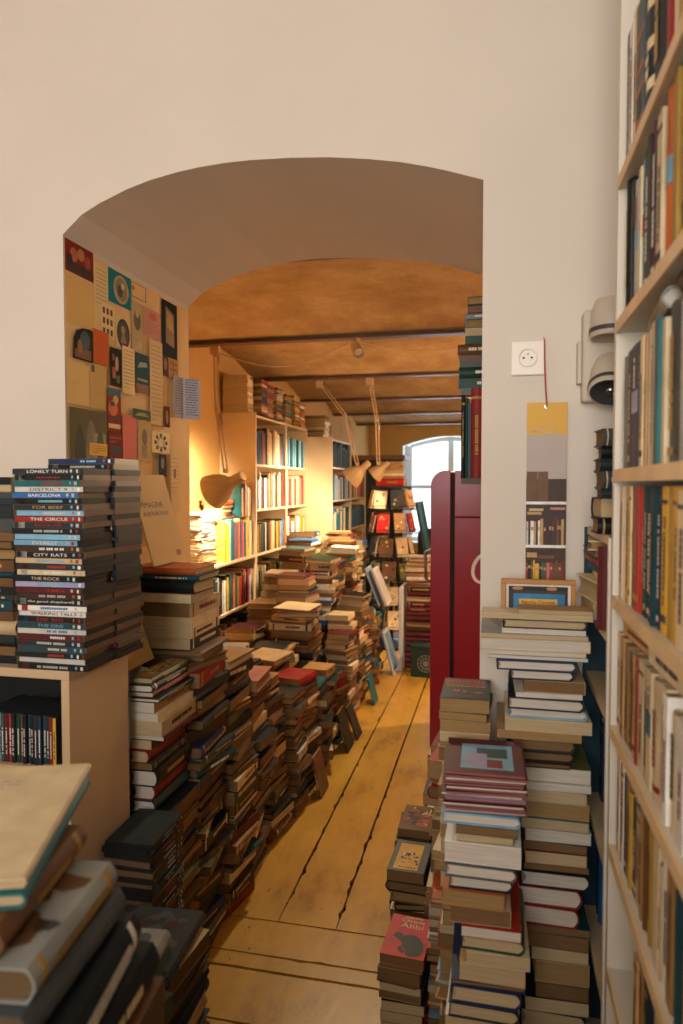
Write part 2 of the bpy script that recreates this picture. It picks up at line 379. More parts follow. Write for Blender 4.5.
HEAP = ['black']*8+['charcoal']*8+['dark grey']*4+['brown']*6+['dark brown']*8+['tan']*3+['light brown']*3+['cream']*2+['beige']*2+['dark red']*3+['maroon']*3+['dark teal']*4+['navy']*2+['olive']*2+['dark green']*2+['white']+['red','teal','light blue','mustard']
MIX = ['white','cream','cream','tan','beige','light brown','black','dark grey','red','dark red','orange','yellow','mustard','green','teal','navy','blue','light blue','maroon','brown','charcoal','dark green','magenta','pale grey']
WARM = ['cream','cream','tan','tan','beige','light brown','brown','dark brown','charcoal','maroon','white','red','mustard','teal','olive','dark grey']
def stack(where, x, y, z0, ztop, w=.15, l=.22, orient=180, pal=HEAP, seed=0, tk=(.012, .042), jx=.010, jy=.010, jr=4, hard=.4, top=(), lean=(0, 0), pgs=(0,1,1,3), group=None, size=.12, tilt=None):
    rg = random.Random(seed*7919+13); z = z0; out = []; dx = dy = 0
    M0 = None
    if tilt: M0 = Matrix.Translation((x, y, z0)) @ Matrix.Rotation(R(tilt[0]), 4, 'X') @ Matrix.Rotation(R(tilt[1]), 4, 'Y') @ Matrix.Translation((-x, -y, -z0))
    while z < ztop-.006:
        left = ztop-z
        t = rg.uniform(*tk)*(1.25 if rg.random() < .2 else 1)
        ws = w*(1+rg.uniform(-size, size*.6)); ls = l*(1+rg.uniform(-size, size*.6))
        if left-t < tk[0]: t = left
        kind = 'hardcover_book' if (rg.random() < hard and t > .014) else 'paperback_book'
        c = rg.choice(pal); pg = rg.choice(pgs)
        ya = orient+(180 if rg.random() < .35 else 0)+rg.gauss(0, jr)
        if rg.random() < .07 and abs(w-l) < .1 and size > .07: ya += 90
        dx = .6*dx+rg.gauss(0, jx)*.7; dy = .6*dy+rg.gauss(0, jy)*.7
        u = (z-z0)
        out.append(dict(kind=kind, w=ws, l=ls, t=t, col=c, pg=pg, z=z, yaw=ya, cx=x+dx+lean[0]*u, cy=y+dy+lean[1]*u)); z += t+.0004
    for i, ov in enumerate(top):
        if i < len(out): out[-1-i].update(ov)
    z = z0
    for i, d in enumerate(out):
        d['z'] = z; z += d['t']+.0004
        M = flatM(d['cx'], d['cy'], d['z'], d['w'], d['l'], d['yaw'], M0=M0)
        extra = {k: d[k] for k in ('label', 'deco') if k in d}
        n = len(out)-1-i
        spec(d['kind'], M, d['w'], d['l'], d['t'], d['col'], d['pg'], pos=(ordw(n), 'of' if n == 0 else 'from top of', where), group=group or 'books in '+where, **extra)
    return z
def row(where, face, plane, a, b, z, hmax, pal=MIX, seed=0, tk=(.014, .04), hr=(.72, 1), deep=(.13, .17), hard=.45, rec=.012, lean=.0, pgs=(0, 2), books=None, anchor='near end', gap=.0008, ontop=None, group=None):
    """upright books; face: 'L' far-left cases (open to +X), 'R' right bookcase (open to -X), 'F' facing the camera"""
    rg = random.Random(seed*104729+7); p = a; sg = 1 if b > a else -1; i = 0
    ang = 0
    while True:
        if books is not None:
            if i >= len(books): break
            bk = books[i]; t = bk[1]; h = bk[2]; c = bk[0]; kind = bk[3] if len(bk) > 3 else ('hardcover_book' if t > .03 else 'paperback_book'); deco = bk[4] if len(bk) > 4 else None
            wd = rg.uniform(*deep)
        else:
            t = rg.uniform(*tk); 
            if rg.random() < .15: t *= 1.5
            if abs(b-p) < t: break
            h = hmax*rg.uniform(*hr); c = rg.choice(pal); kind = 'hardcover_book' if rg.random() < hard else 'paperback_book'; wd = rg.uniform(*deep); deco = None
        r0 = rec*rg.random(); 
        if face == 'L': M = basis((-1,0,0), (0,0,1), (0,1,0), (plane-r0, p if sg > 0 else p-t, z))
        elif face == 'R': M = basis((1,0,0), (0,0,1), (0,-1,0), (plane+r0, p+t if sg > 0 else p, z))
        else: M = basis((0,1,0), (0,0,1), (1,0,0), (p if sg > 0 else p-t, plane+r0, z))
        spec(kind, M, wd, h, t, c, rg.choice(pgs), pos=(ordw(i) if i else 'first', 'from %s of' % anchor, where), upright=True, group=group or 'books on '+where, deco=deco)
        p += sg*(t+gap); i += 1

exec_order = None
H_, P_ = 'hardcover_book', 'paperback_book'
R1_ = [  # x0, x1, top z, colour, kind, page tint
  (0.046, 0.203, 1.332, 'tan', P_, 0), (-0.032, 0.203, 1.322, 'cream', P_, 0), (0.014, 0.189, 1.310, 'black', H_, 0),
  (0.012, 0.186, 1.289, 'white', P_, 2), (-0.034, 0.19, 1.278, 'grey', P_, 0), (-0.034, 0.194, 1.267, 'yellow', P_, 2),
  (-0.034, 0.186, 1.241, 'cream', P_, 2), (-0.017, 0.191, 1.231, 'teal', P_, 2), (-0.0, 0.165, 1.222, 'navy', H_, 2),
  (0.029, 0.161, 1.2, 'black', H_, 2), (0.06, 0.187, 1.178, 'beige', P_, 3), (0.04, 0.178, 1.151, 'white', P_, 2),
  (0.028, 0.186, 1.141, 'black', H_, 2), (0.028, 0.192, 1.115, 'light blue', H_, 2), (0.02, 0.204, 1.094, 'cream', P_, 0),
  (0.003, 0.179, 1.067, 'tan', P_, 1), (0.031, 0.167, 1.048, 'charcoal', H_, 3), (0.027, 0.163, 1.022, 'black', H_, 3),
  (0.027, 0.156, 1.0, 'dark brown', H_, 3), (0.027, 0.202, 0.989, 'olive', P_, 2), (0.046, 0.198, 0.956, 'white', P_, 2),
  (0.063, 0.194, 0.941, 'grey', P_, 0), (0.055, 0.205, 0.913, 'tan', P_, 1), (0.059, 0.199, 0.877, 'teal', P_, 0),
  (0.064, 0.203, 0.853, 'pale grey', P_, 2), (0.064, 0.196, 0.825, 'charcoal', P_, 3), (0.064, 0.192, 0.805, 'dark red', P_, 0),
  (0.06, 0.196, 0.777, 'black', P_, 3), (0.056, 0.205, 0.762, 'black', H_, 2), (0.034, 0.185, 0.727, 'dark red', H_, 2),
  (0.034, 0.182, 0.685, 'dark red', H_, 2), (0.055, 0.202, 0.642, 'dark teal', P_, 3), (0.07, 0.202, 0.624, 'dark grey', P_, 3),
  (0.081, 0.219, 0.591, 'charcoal', P_, 0), (0.087, 0.219, 0.561, 'beige', P_, 1), (0.09, 0.22, 0.513, 'brown', P_, 3),
  (0.067, 0.216, 0.48, 'black', P_, 0), (0.061, 0.209, 0.448, 'navy', H_, 0), (0.068, 0.209, 0.403, 'brown', P_, 0),
  (0.068, 0.218, 0.366, 'tan', P_, 1),
]
R2_ = [  # x0, x1, top z, colour, kind, page tint
  (-0.099, 0.048, 0.977, 'light blue', H_, 2), (-0.072, 0.043, 0.955, 'charcoal', P_, 3), (-0.072, 0.034, 0.937, 'black', P_, 0),
  (-0.093, 0.05, 0.918, 'white', P_, 2), (-0.091, 0.043, 0.877, 'dark grey', H_, 2), (-0.087, 0.033, 0.851, 'black', H_, 2),
  (-0.096, 0.02, 0.825, 'orange', P_, 1), (-0.084, 0.03, 0.793, 'beige', P_, 3), (-0.061, 0.05, 0.759, 'red', P_, 2),
  (-0.061, 0.059, 0.738, 'dark green', H_, 0), (-0.053, 0.065, 0.71, 'cream', P_, 0), (-0.063, 0.06, 0.685, 'tan', P_, 0),
  (-0.082, 0.058, 0.648, 'navy', H_, 3), (-0.08, 0.053, 0.636, 'navy', H_, 0), (-0.083, 0.05, 0.602, 'charcoal', H_, 0),
  (-0.089, 0.043, 0.572, 'white', P_, 0), (-0.085, 0.05, 0.537, 'tan', P_, 1),
]
S2_ = [  # x0, x1, top z, colour, kind, page tint
  (-1.1, -0.95, 1.33, 'orange', H_, 0), (-1.101, -0.937, 1.308, 'dark teal', H_, 0), (-1.101, -0.954, 1.288, 'black', H_, 0),
  (-1.101, -0.961, 1.246, 'cream', P_, 0), (-1.102, -0.969, 1.217, 'beige', P_, 3), (-1.102, -0.969, 1.168, 'cream', P_, 0),
  (-1.103, -0.969, 1.132, 'beige', P_, 0), (-1.103, -0.97, 1.1, 'charcoal', P_, 0),
]
S1_ = [  # x0, x1, top z, colour, kind, page tint
  (-1.04, -0.97, 1.04, 'olive', H_, 0), (-1.04, -0.967, 1.022, 'charcoal', H_, 2), (-1.04, -0.967, 0.999, 'dark red', H_, 2),
  (-1.041, -0.949, 0.982, 'black', H_, 2), (-1.041, -0.965, 0.97, 'light brown', P_, 2), (-1.041, -0.952, 0.938, 'cream', P_, 2),
  (-1.041, -0.943, 0.915, 'beige', P_, 0), (-1.042, -0.937, 0.871, 'maroon', P_, 2), (-1.042, -0.979, 0.857, 'dark brown', P_, 0),
  (-1.043, -0.979, 0.828, 'dark red', H_, 0), (-1.043, -0.976, 0.79, 'dark grey', P_, 3), (-1.043, -0.957, 0.77, 'black', H_, 2),
  (-1.044, -0.971, 0.722, 'dark red', H_, 2), (-1.044, -0.968, 0.678, 'dark teal', H_, 2),
]
def fixed(where, tab, y0, lens, bottom, spine=180, seed=1, deco={}, xmax=9, group=None, front=(), xmin=None, short={}):
    """stack whose books were measured one by one, topmost first"""
    rg = random.Random(seed); n = len(tab)
    for i, (a, b_, zt, c, k, pg) in enumerate(tab):
        zb = tab[i+1][2] if i+1 < n else bottom
        b_ = min(b_, xmax); l = rg.uniform(*lens); ww = b_-a; yo = y0+rg.uniform(0, .012)
        yaw = spine+rg.uniform(-1.5, 1.5)
        l = short.get(i, l)
        if xmin is not None: a = xmin; ww = b_-a
        if i in front: yaw -= 90; ww, l = l*.72, ww
        spec(k, flatM((a+b_)/2, yo+(ww if i in front else l)/2, zb+.0003, ww, l, yaw), ww, l, zt-zb-.0006, c, pg, pos=(ordw(i), 'of' if i == 0 else 'from top of', where), group=group or 'books in '+where, deco=deco.get(i))

# --- stacks to the right of the passage
A1 = 'the tall stack by the socket wall'
fixed(A1, R1_, 1.545, (.185, .215), .33, seed=3, xmax=.2, short={0: .07, 1: .075, 2: .08})
stack('the low hidden end of the socket wall stack', .13, 1.65, 0, .328, .135, .2, 180, seed=91, jx=.002, jy=.002, jr=1, size=.02)
A2 = 'the stack under the matching magazines'
fixed(A2, R2_, 1.325, (.17, .195), .50, seed=4)
stack('the lowest part under the matching magazines', -.02, 1.42, 0, .498, .12, .18, 180, seed=92, jx=.004, jy=.004, jr=2, size=.05)
z = .9785
rg = random.Random(8)
for i in range(15):
    n = 14-i; t = .0050 if i < 14 else .006
    w_, l_ = .150, .178
    spec('magazine', flatM(-.023+rg.gauss(0,.0025), 1.413+rg.gauss(0,.003), z, w_, l_, 180+2+rg.gauss(0,.8)), w_, l_, t, 'maroon' if i % 5 else ['pink','lilac','maroon'][i//5 % 3], 4 if i % 3 else 2,
         pos=(ordw(n), 'of' if n == 0 else 'from top of', 'the pile of matching maroon magazines'), group='matching maroon magazines', deco='magazine_top' if n == 0 else None)
    z += t+.0003
stack('the paperback stack with a mystery on top', -.068, 1.672, 0, 1.145, .112, .175, 180, ['tan','cream','beige','light brown','brown','charcoal','dark red','tan','light blue'], seed=5, tk=(.018, .036), hard=.05, jr=3, jx=.003, jy=.004, size=.05,
      top=[dict(col='charcoal', t=.032, deco='crime_top', yaw=180, pg=1, kind=P_), dict(t=.018, col='green', pg=1), dict(t=.026, col='tan', pg=1), dict(t=.02, col='cream', pg=0), dict(t=.015, col='brown', pg=1)])
stack('the stack with a red thriller on top', -.232, 1.84, 0, .40, .112, .178, 180, ['charcoal','cream','beige','black','dark teal','tan','brown'], seed=6, tk=(.018, .04), hard=.25, jr=3, jx=.004, jy=.004, size=.06,
      top=[dict(col='bright red', t=.026, deco='alibi_top', yaw=176, pg=3, kind=P_), dict(t=.012, col='beige', pg=3, kind=P_), dict(t=.035, col='brown', pg=3), dict(t=.008, col='black', pg=3)], pgs=(0,1,3))
stack('the stack with a yellow-pictured book on top', -.250, 2.14, 0, .435, .115, .18, 180, ['charcoal','black','brown','dark teal','cream'], seed=7, tk=(.018, .04), hard=.3, jr=3, jx=.004, jy=.004, size=.06,
      top=[dict(col='dark grey', t=.034, deco='yellow_top', yaw=177, pg=3, kind=P_, w=.112), dict(t=.032, col='black', pg=3, w=.13, kind=H_)], pgs=(1,3))
stack('the short stack behind the yellow-pictured book', -.265, 2.42, 0, .44, .12, .18, 178, HEAP, seed=8, jr=5, top=[dict(col='brown', deco='motley_top', t=.03)], pgs=(1,3))
stack('the spine-out stack before the doorway edge', -.125, 1.865, 0, .53, .08, .15, 180, ['orange','tan','red','light blue','teal','white','cream','brown','dark red'], seed=9, tk=(.009, .022), hard=.1, jr=2, jx=.003, jy=.004, size=.08)
stack('the leaning stack behind the paperback stack', -.125, 2.09, 0, .80, .115, .175, 180, ['tan','beige','cream','brown','charcoal','red'], seed=10, tk=(.018,.04), jr=6, jx=.008, size=.1, pgs=(1,3), hard=.15)
stack('the stack in the arch before the red fridge', -.135, 2.34, 0, .74, .13, .19, 180, ['tan','beige','black','brown','charcoal','white'], seed=11, tk=(.018,.045), jr=6, jx=.01, size=.1, pgs=(1,3), top=[dict(col='dark red', deco='motley_top', t=.03)], hard=.2)

# --- film cases on the white cabinet
DV = [('charcoal','LONELY TURN','white'),('black','HAVANA','red'),('teal','','red'),('pale grey','DISTRICT 9','black'),('blue','BARCELONA','white'),('black','',''),('charcoal','FOR BEEF','tan'),('light blue','',''),('red','THE CIRCLE','white'),
      ('charcoal','ROCK ME','red'),('black','',''),('light blue','',''),('light blue','EVEREST','white'),('dark brown','',''),('black','CITY RATS','white'),('beige','',''),('charcoal','',''),('cream','',''),('black','THE ROCK','cream'),
      ('lilac','',''),('maroon','',''),('dark brown','',''),('black','the good shepherd','white'),('white','','blue'),('white','WALKING TALL','black'),('black','DIE BIG','red'),('dark teal','THE ONE','light blue'),('pale grey','','blue'),('maroon','',''),('charcoal','',''),('dark teal','',''),('black','','red'),('pale grey','',''),('black','','')]
def dvds(where, cx, y0, z0, n, orient, seed, titles=None, t=.0143, group=None, jx=.004):
    rg = random.Random(seed); z = z0
    for i in range(n):
        k = n-1-i
        w_, l_ = .135, .19
        c, s, tc = titles[k] if titles else (rg.choice(['black','black','charcoal','black','dark teal','navy']), '', '')
        yaw = orient+rg.gauss(0, 1.3)
        spec('dvd_case', flatM(cx+rg.gauss(0, jx), y0+rg.gauss(0, .003), z, w_, l_, yaw), w_, l_, t, c, 0, pos=(ordw(k), 'of' if k == 0 else 'from top of', where), group=group or 'film cases on the white cabinet', title=s, tcol=tc, deco='dvd')
        z += t+.0002
dvds('the front DVD tower on the cabinet', -1.066, 1.572, 1.1475, 34, 90, 21, DV)
dvds('the rear DVD tower on the cabinet', -1.062, 1.708, 1.1475, 36, 90, 22)
stack('the mixed media pile behind the DVD tower', -1.262, 1.60, 1.1475, 1.62, .13, .16, 90, ['black','charcoal','black','dark teal','charcoal','brown','maroon','beige','black','light blue','dark grey'], seed=23, tk=(.014,.03), hard=.2, jr=2, jx=.004, jy=.004, size=.05)
dvds('the black DVD pile on the floor', -.9335, 1.718, .40, 18, 180, 24, t=.0147, group='film cases on the floor stack', jx=.002)
stack('the low books under the black DVD pile', -.935, 1.718, 0, .398, .13, .185, 180, seed=25, pal=['red','charcoal','dark brown','brown'], jx=.003, jy=.003, jr=2, size=.04)
# slim cases standing inside the cabinet
rg = random.Random(31); x = -1.06
for i, c in enumerate(['yellow','dark red','charcoal','dark teal','navy','charcoal','black','dark teal','black','brown','dark green','black','red','maroon','dark grey','light blue','cream','black','teal','charcoal']):
    t = .0102; x -= t+.0006
    spec('cd_case', basis((0,1,0), (0,0,1), (1,0,0), (x, 1.515+rg.random()*.012, .9005)), .142, .125, t, c, 2, pos=(ordw(i) if i else 'first', 'from the panel end of', 'the row inside the cabinet'), upright=True, group='CD cases inside the white cabinet')
    
# --- stacks along the doorway's papered reveal and out into the far room
fixed('the stack wedged beside the white cabinet', S1_, 1.832, (.225, .245), .64, seed=6, deco={0: 'olive_top'})
stack('the lower stack beside the white cabinet', -1.02, 1.955, 0, .638, .17, .235, 180, seed=32, pgs=(3,1,6), jx=.006, jy=.006, jr=3)
fixed('the orange-topped stack under the poster board', S2_, 2.088, (.235, .26), 1.062, seed=7, front=(0, 1, 2, 3), xmin=-1.185)
stack('the base of the orange-topped stack', -1.045, 2.215, 0, 1.06, .20, .245, 180, seed=33, pgs=(3,1,6), jx=.014, jy=.008, jr=5, tk=(.014,.04))
LS = [  # where, x, y, top z, w, l, orient, seed
 ('the stack at the inner doorway corner', -1.035, 2.475, .93, .20, .24, 178, 41),
 ('the stack with a mauve book on top', -1.05, 2.745, .80, .19, .24, 182, 42),
 ('the stack behind the mauve-topped one', -1.04, 3.02, .70, .19, .22, 175, 43),
 ('the black-topped stack on the passage edge', -1.02, 3.27, .575, .18, .21, 180, 44),
 ('the stack with a red box book on top', -1.03, 3.52, .58, .18, .22, 172, 45),
 ('the stack with a teal book on top', -1.02, 3.77, .50, .17, .21, 185, 46),
 ('the stack beyond the teal-topped one', -1.03, 4.01, .52, .17, .2, 178, 47),
 ('the low stack at the bend of the heap', -1.05, 4.26, .44, .18, .2, 170, 48),
 ('the second row stack by the doorway corner', -1.28, 2.76, .82, .19, .23, 180, 49),
 ('the second row stack behind the mauve book', -1.28, 3.03, .84, .2, .24, 188, 50),
 ('the atlas stack in the second row', -1.30, 3.32, .70, .22, .26, 178, 51),
 ('the second row stack behind the black top', -1.27, 3.63, .68, .2, .24, 176, 52),
 ('the second row stack near the teal book', -1.27, 3.92, .66, .2, .24, 184, 53),
 ('the broad stack of big old albums', -1.30, 4.26, .86, .26, .26, 90, 54),
 ('the tall stack behind the big old albums', -1.30, 4.60, .98, .24, .22, 178, 55),
 ('the narrow high stack on the passage edge', -1.02, 4.52, .62, .16, .2, 176, 56),
 ('the cream stack on the passage edge', -1.03, 4.78, .70, .17, .2, 182, 57),
 ('the tallest passage stack of old paperbacks', -1.06, 5.04, .80, .18, .2, 178, 58),
 ('the stack before the leaning pictures', -1.04, 5.30, .66, .17, .2, 172, 59),
 ('the tilted stack near the leaning pictures', -1.03, 5.56, .60, .17, .2, 188, 60),
 ('the last stack on the passage edge', -1.05, 5.82, .52, .18, .2, 180, 61),
 ('the boxed stack in the second row', -1.32, 4.88, 1.06, .25, .22, 92, 62),
 ('the high stack under the clamp lamps', -1.31, 5.18, 1.02, .22, .24, 178, 63),
 ('the inner stack under the clamp lamps', -1.33, 5.50, 1.00, .22, .24, 174, 64),
 ('the stack behind the clamp lamps', -1.33, 5.82, 1.06, .22, .24, 185, 65),
 ('the stack short of the deep white case', -1.33, 6.15, 1.10, .22, .24, 178, 66),
 ('the shelf foot stack below the lamp', -1.58, 4.40, .66, .2, .24, 180, 67),
 ('the shelf foot stack by the plain-sided case', -1.60, 4.72, .78, .22, .24, 178, 68),
 ('the shelf foot stack beyond the albums', -1.62, 5.05, .95, .22, .26, 180, 69),
 ('the shelf foot stack by the boxed sets', -1.62, 5.4, 1.10, .22, .26, 176, 70),
 ('the shelf foot stack by the bright row', -1.60, 5.75, 1.14, .22, .26, 182, 71),
 ('the shelf foot stack before the deep case', -1.62, 6.1, 1.18, .22, .26, 180, 72),
 ('the heap end stack before the deep case', -1.45, 6.5, 1.16, .22, .26, 180, 73),
 ('the stack beside the spinning rack', -1.42, 6.9, 1.05, .2, .24, 180, 74),
 ('the inner wall stack past the doorway corner', -1.56, 3.6, .62, .22, .26, 180, 75),
 ('the inner wall stack before the magazines', -1.60, 4.05, .60, .22, .26, 180, 76),
]
OLD = ['cream','tan','tan','beige','light brown','brown','brown','dark brown','charcoal','black','maroon','dark red','white','red','teal','blue','olive','mustard','dark teal','orange']
TOPS = {42: [dict(col='pink', kind=H_, t=.045, pg=1), dict(col='charcoal', t=.02)], 44: [dict(col='black', kind=H_, t=.03, w=.2, l=.24)], 45: [dict(col='red', kind=H_, t=.05, pg=1)], 46: [dict(col='teal', kind=H_, t=.035)],
        43: [dict(col='light brown', kind=H_, t=.045, pg=1), dict(col='black', t=.02), dict(col='cream', t=.03)], 54: [dict(col='cream', t=.018, kind=P_), dict(col='maroon', t=.03, pg=0), dict(col='tan', t=.03, pg=0), dict(col='black', t=.012), dict(col='cream', t=.04, pg=0)],
        55: [dict(col='maroon', t=.02), dict(col='pink', t=.045), dict(col='maroon', t=.03), dict(col='black', t=.02), dict(col='light blue', t=.015), dict(col='red', t=.012)],
        62: [dict(col='green', t=.03, pg=0), dict(col='tan', t=.05, pg=1)], 64: [dict(col='navy', t=.02)], 65: [dict(col='cream', t=.05, pg=2)], 41: [dict(col='tan', t=.03, pg=0, kind=H_), dict(col='charcoal', t=.05, kind=H_)]}
for wn, x, y, zt, w_, l_, orr, sd in LS:
    rg = random.Random(sd); g = y > 4.3; pq_ = (0,1,3,1) if g else (3,6,1,6,3,1,0)
    stack(wn, x, y, .006, zt, w_, l_-.012, orr, OLD if g else HEAP, seed=sd, tk=(.014, .042), jx=.014, jy=.006, jr=6 if g else 5, hard=.3, pgs=pq_, top=TOPS.get(sd, ()), size=.10, lean=(rg.uniform(-.05, .05), 0), tilt=(max(-2, min(2, rg.gauss(0, 1))), max(-2.2, min(2.2, rg.gauss(0, 1.5)))))
# magazines and paper stacked on the case top under the lamp
stack('the magazine pile beside the reading lamp', -2.00, 4.44, 1.0575, 1.42, .17, .24, 180, ['white','cream','white','beige','pale grey','tan'], seed=81, tk=(.004,.009), hard=0, jr=4, jx=.006, size=.08, pgs=(2,0))
stack('the second pile beside the reading lamp', -2.02, 4.70, 1.0575, 1.40, .17, .22, 180, ['white','cream','tan','beige'], seed=82, tk=(.008,.02), hard=.2, jr=4, jx=.006, size=.08, pgs=(2,0))

# --- big books heaped just in front of the camera, at its left
F_ = [  # right edge near-end x,y, z bottom, w, l, t, yaw, colour, page, deco
 (-.470,.618,1.186,.22,.30,.010,20,'cream',0,'page_top'), (-.466,.612,1.168,.215,.29,.016,20,'teal',0,None), (-.469,.581,1.133,.19,.21,.033,11,'brown',5,None), (-.433,.58,1.095,.20,.195,.036,7.4,'grey',5,'smudge_top'),
 (-.431,.567,1.053,.20,.22,.040,6,'dark grey',5,None), (-.405,.590,1.005,.21,.215,.046,10,'black',5,'white_title'), (-.41,.59,.955,.21,.23,.048,4,'black',5,None)]
for i, (ex, ey, zb, w_, l_, t, yaw, c, pg, deco) in enumerate(F_):
    a = R(yaw); ux, uy = -math.sin(a), math.cos(a); cx = ex+ux*l_/2-math.cos(a)*w_/2; cy = ey+uy*l_/2-math.sin(a)*w_/2
    spec(H_, flatM(cx, cy, zb, w_, l_, yaw+180), w_, l_, t, c, pg, pos=(ordw(i), 'of' if i == 0 else 'from top of', 'the big-book stack closest to the camera'), group='big books heaped by the camera', deco=deco)
stack('the lower big-book stack by the camera', -.52, .71, 0, .953, .21, .23, 186, ['black','charcoal','dark green','brown','dark teal'], seed=83, tk=(.03,.05), hard=.8, jr=3, jx=.006, jy=.006, size=.04, pgs=(5,3))
stack('the middle stack of big black books', -.735, 1.10, 0, .73, .25, .26, 186, ['black','charcoal','dark green','dark grey','brown'], seed=84, tk=(.03,.05), hard=.8, jr=4, jx=.008, jy=.006, size=.06,
      top=[dict(col='grey', deco='smudge_top', t=.03), dict(col='dark green', t=.04), dict(col='black', t=.05)], pgs=(5,3))
stack('the low dark stack near the floor boards', -.79, 1.44, 0, .55, .22, .24, 184, ['black','charcoal','dark brown','tan'], seed=85, tk=(.025,.045), hard=.7, jr=4, jx=.008, jy=.006, size=.06, top=[dict(col='charcoal', deco='smudge_top', t=.03), dict(col='beige', t=.04)], pgs=(5,3))

# --- the tall bookcase, shelf by shelf, from its wall end towards the camera
P2 = .215; GR = 'books in the tall white bookcase'
def rrow(nm, i, lst, s, z=None):
    lst = [(q[0], q[1]*(1.55 if len(lst)-k > 9 else 1))+tuple(q[2:]) for k, q in enumerate(lst)]
    row(nm+' shelf of the tall bookcase', 'R', P2, 1.335, .52, (RS[i] if z is None else z)+.0005, .2, books=lst, seed=s, anchor='wall end', rec=.006, deep=(.115, .13), pgs=(0, 1, 2), group=GR)
def fill(seed, n, pal, h, t):
    rg = random.Random(seed); return [(rg.choice(pal), rg.uniform(*t), rg.uniform(*h), H_ if rg.random() < .4 else P_) for _ in range(n)]
rrow('the top', 0, fill(101, 24, ['white','charcoal','dark green','cream'], (.18,.22), (.02,.04)), 101)
rrow('the second', 1, [('dark green',.012,.235,P_,'stripes'),('white',.022,.232,P_,'stripes'),('cream',.02,.238,P_),('dark grey',.036,.225,P_,'orange_bars'),('charcoal',.034,.24,H_,'bands'),('black',.058,.242,H_,'lettered'),('dark red',.010,.23,P_),('cream',.030,.24,H_),('tan',.025,.235,P_),('charcoal',.03,.24,H_,'lettered')]+fill(102, 12, ['cream','tan','brown','dark green'], (.21,.24), (.02,.04)), 102)
rrow('the third', 2, [('black',.026,.232,H_,'lettered'),('charcoal',.010,.22,P_),('pale grey',.036,.205,H_,'blue_label'),('cream',.012,.21,P_),('light blue',.012,.215,P_,'red_label'),('dark green',.024,.22,P_,'lettered'),('dark brown',.010,.225,P_),('purple',.034,.228,H_,'lettered'),('cream',.02,.22,P_),('orange',.034,.228,H_,'blue_label'),('mustard',.014,.23,P_),('charcoal',.03,.235,H_,'lettered')]+fill(103, 14, ['orange','charcoal','mustard','cream'], (.2,.23), (.02,.04)), 103)
rrow('the fourth', 3, [('grey',.036,.195,H_,'lettered'),('dark brown',.022,.198,P_,'lettered'),('navy',.028,.2,P_,'lilac_label'),('charcoal',.016,.2,P_,'teal_label'),('cream',.014,.202,P_),('tan',.010,.2,P_),('dark teal',.015,.205,P_,'stripes'),('white',.010,.2,P_),('beige',.014,.205,P_,'stripes'),('teal',.016,.205,P_),('cream',.012,.2,P_),('dark grey',.05,.21,H_,'lettered')]+fill(104, 14, ['grey','red','brown','cream','navy'], (.18,.205), (.02,.04)), 104)
rrow('the fifth', 4, [('cream',.018,.2,P_,'stripes'),('white',.014,.2,P_),('yellow',.018,.2,P_,'stripes'),('cream',.008,.2,P_),('teal',.015,.2,P_,'red_label'),('red',.026,.2,P_),('bright red',.010,.2,P_),('dark green',.008,.2,P_),('dark teal',.019,.2,H_,'lettered'),('dark teal',.019,.2,H_,'lettered'),('dark teal',.019,.2,H_,'lettered'),('navy',.019,.2,H_,'lettered'),('bright yellow',.020,.2,P_),('mustard',.020,.2,P_),('yellow',.022,.2,P_)]+fill(105, 14, ['yellow','mustard','cream'], (.18,.2), (.02,.04)), 105)
PB = ['cream','tan','tan','light brown','beige','brown','mustard','white']
rrow('the sixth', 5, [('cream',.015,.178,P_),('tan',.02,.176,P_,'lettered'),('light brown',.022,.17,P_),('brown',.018,.165,P_,'lettered'),('tan',.026,.168,H_),('dark red',.008,.17,P_),('cream',.024,.17,P_),('beige',.018,.17,P_),('cream',.02,.172,P_,'teal_label'),('beige',.03,.17,H_),('cream',.02,.172,P_,'stripes')]+fill(106, 16, PB, (.15,.17), (.015,.03)), 106)
rrow('the seventh', 6, [('charcoal',.008,.175,P_,'lettered'),('cream',.014,.18,P_),('dark red',.009,.175,P_),('white',.012,.18,P_),('charcoal',.012,.17,P_)]+fill(107, 30, PB+['dark teal','dark red'], (.15,.185), (.010,.02)), 107)
row('the eighth shelf of the tall bookcase', 'R', P2, 1.19, .52, RS[7]+.0005, .2, seed=108, pal=PB+['charcoal','dark red'], tk=(.014,.03), hr=(.75,.95), deep=(.115,.13), anchor='peg-holed panel', group=GR)
row('the ninth shelf of the tall bookcase', 'R', P2, 1.30, .52, RS[8]+.0005, .2, seed=109, pal=PB, tk=(.014,.03), hr=(.75,.95), deep=(.115,.13), anchor='peg-holed panel', group=GR)
# volumes laid flat along the tops of two rows
def lay(x, y, z, w_, l_, t, yaw, kind, c, pg, label, deco=None):
    spec(kind, flatM(x, y, z, w_, l_, yaw), w_, l_, t, c, pg, label=label, group='books laid across the rows of the tall bookcase', deco=deco)
lay(.285, 1.10, RS[3]+.2075, .13, .2, .028, -6, H_, 'grey', 2, 'grey hardcover laid flat across the fourth row near the bookcase end')
lay(.29, .87, RS[3]+.213, .13, .2, .035, 4, H_, 'dark brown', 1, 'dark brown hardcover laid flat across the fourth row of the bookcase')
lay(.275, 1.22, RS[5]+.1795, .10, .19, .024, 3, P_, 'tan', 0, 'tan paperback lying on the sixth row at its wall end', 'stripes')
lay(.275, 1.02, RS[5]+.179, .10, .18, .03, 2, P_, 'cream', 0, 'cream paperback lying on the sixth row past the tan one')
lay(.275, .83, RS[5]+.179, .10, .17, .03, -3, P_, 'light brown', 1, 'light brown paperback lying on the sixth row close to the camera')
lay(.30, .83, RS[4]+.206, .12, .22, .014, 2, P_, 'green', 2, 'green paperback lying under the fourth shelf board of the bookcase')

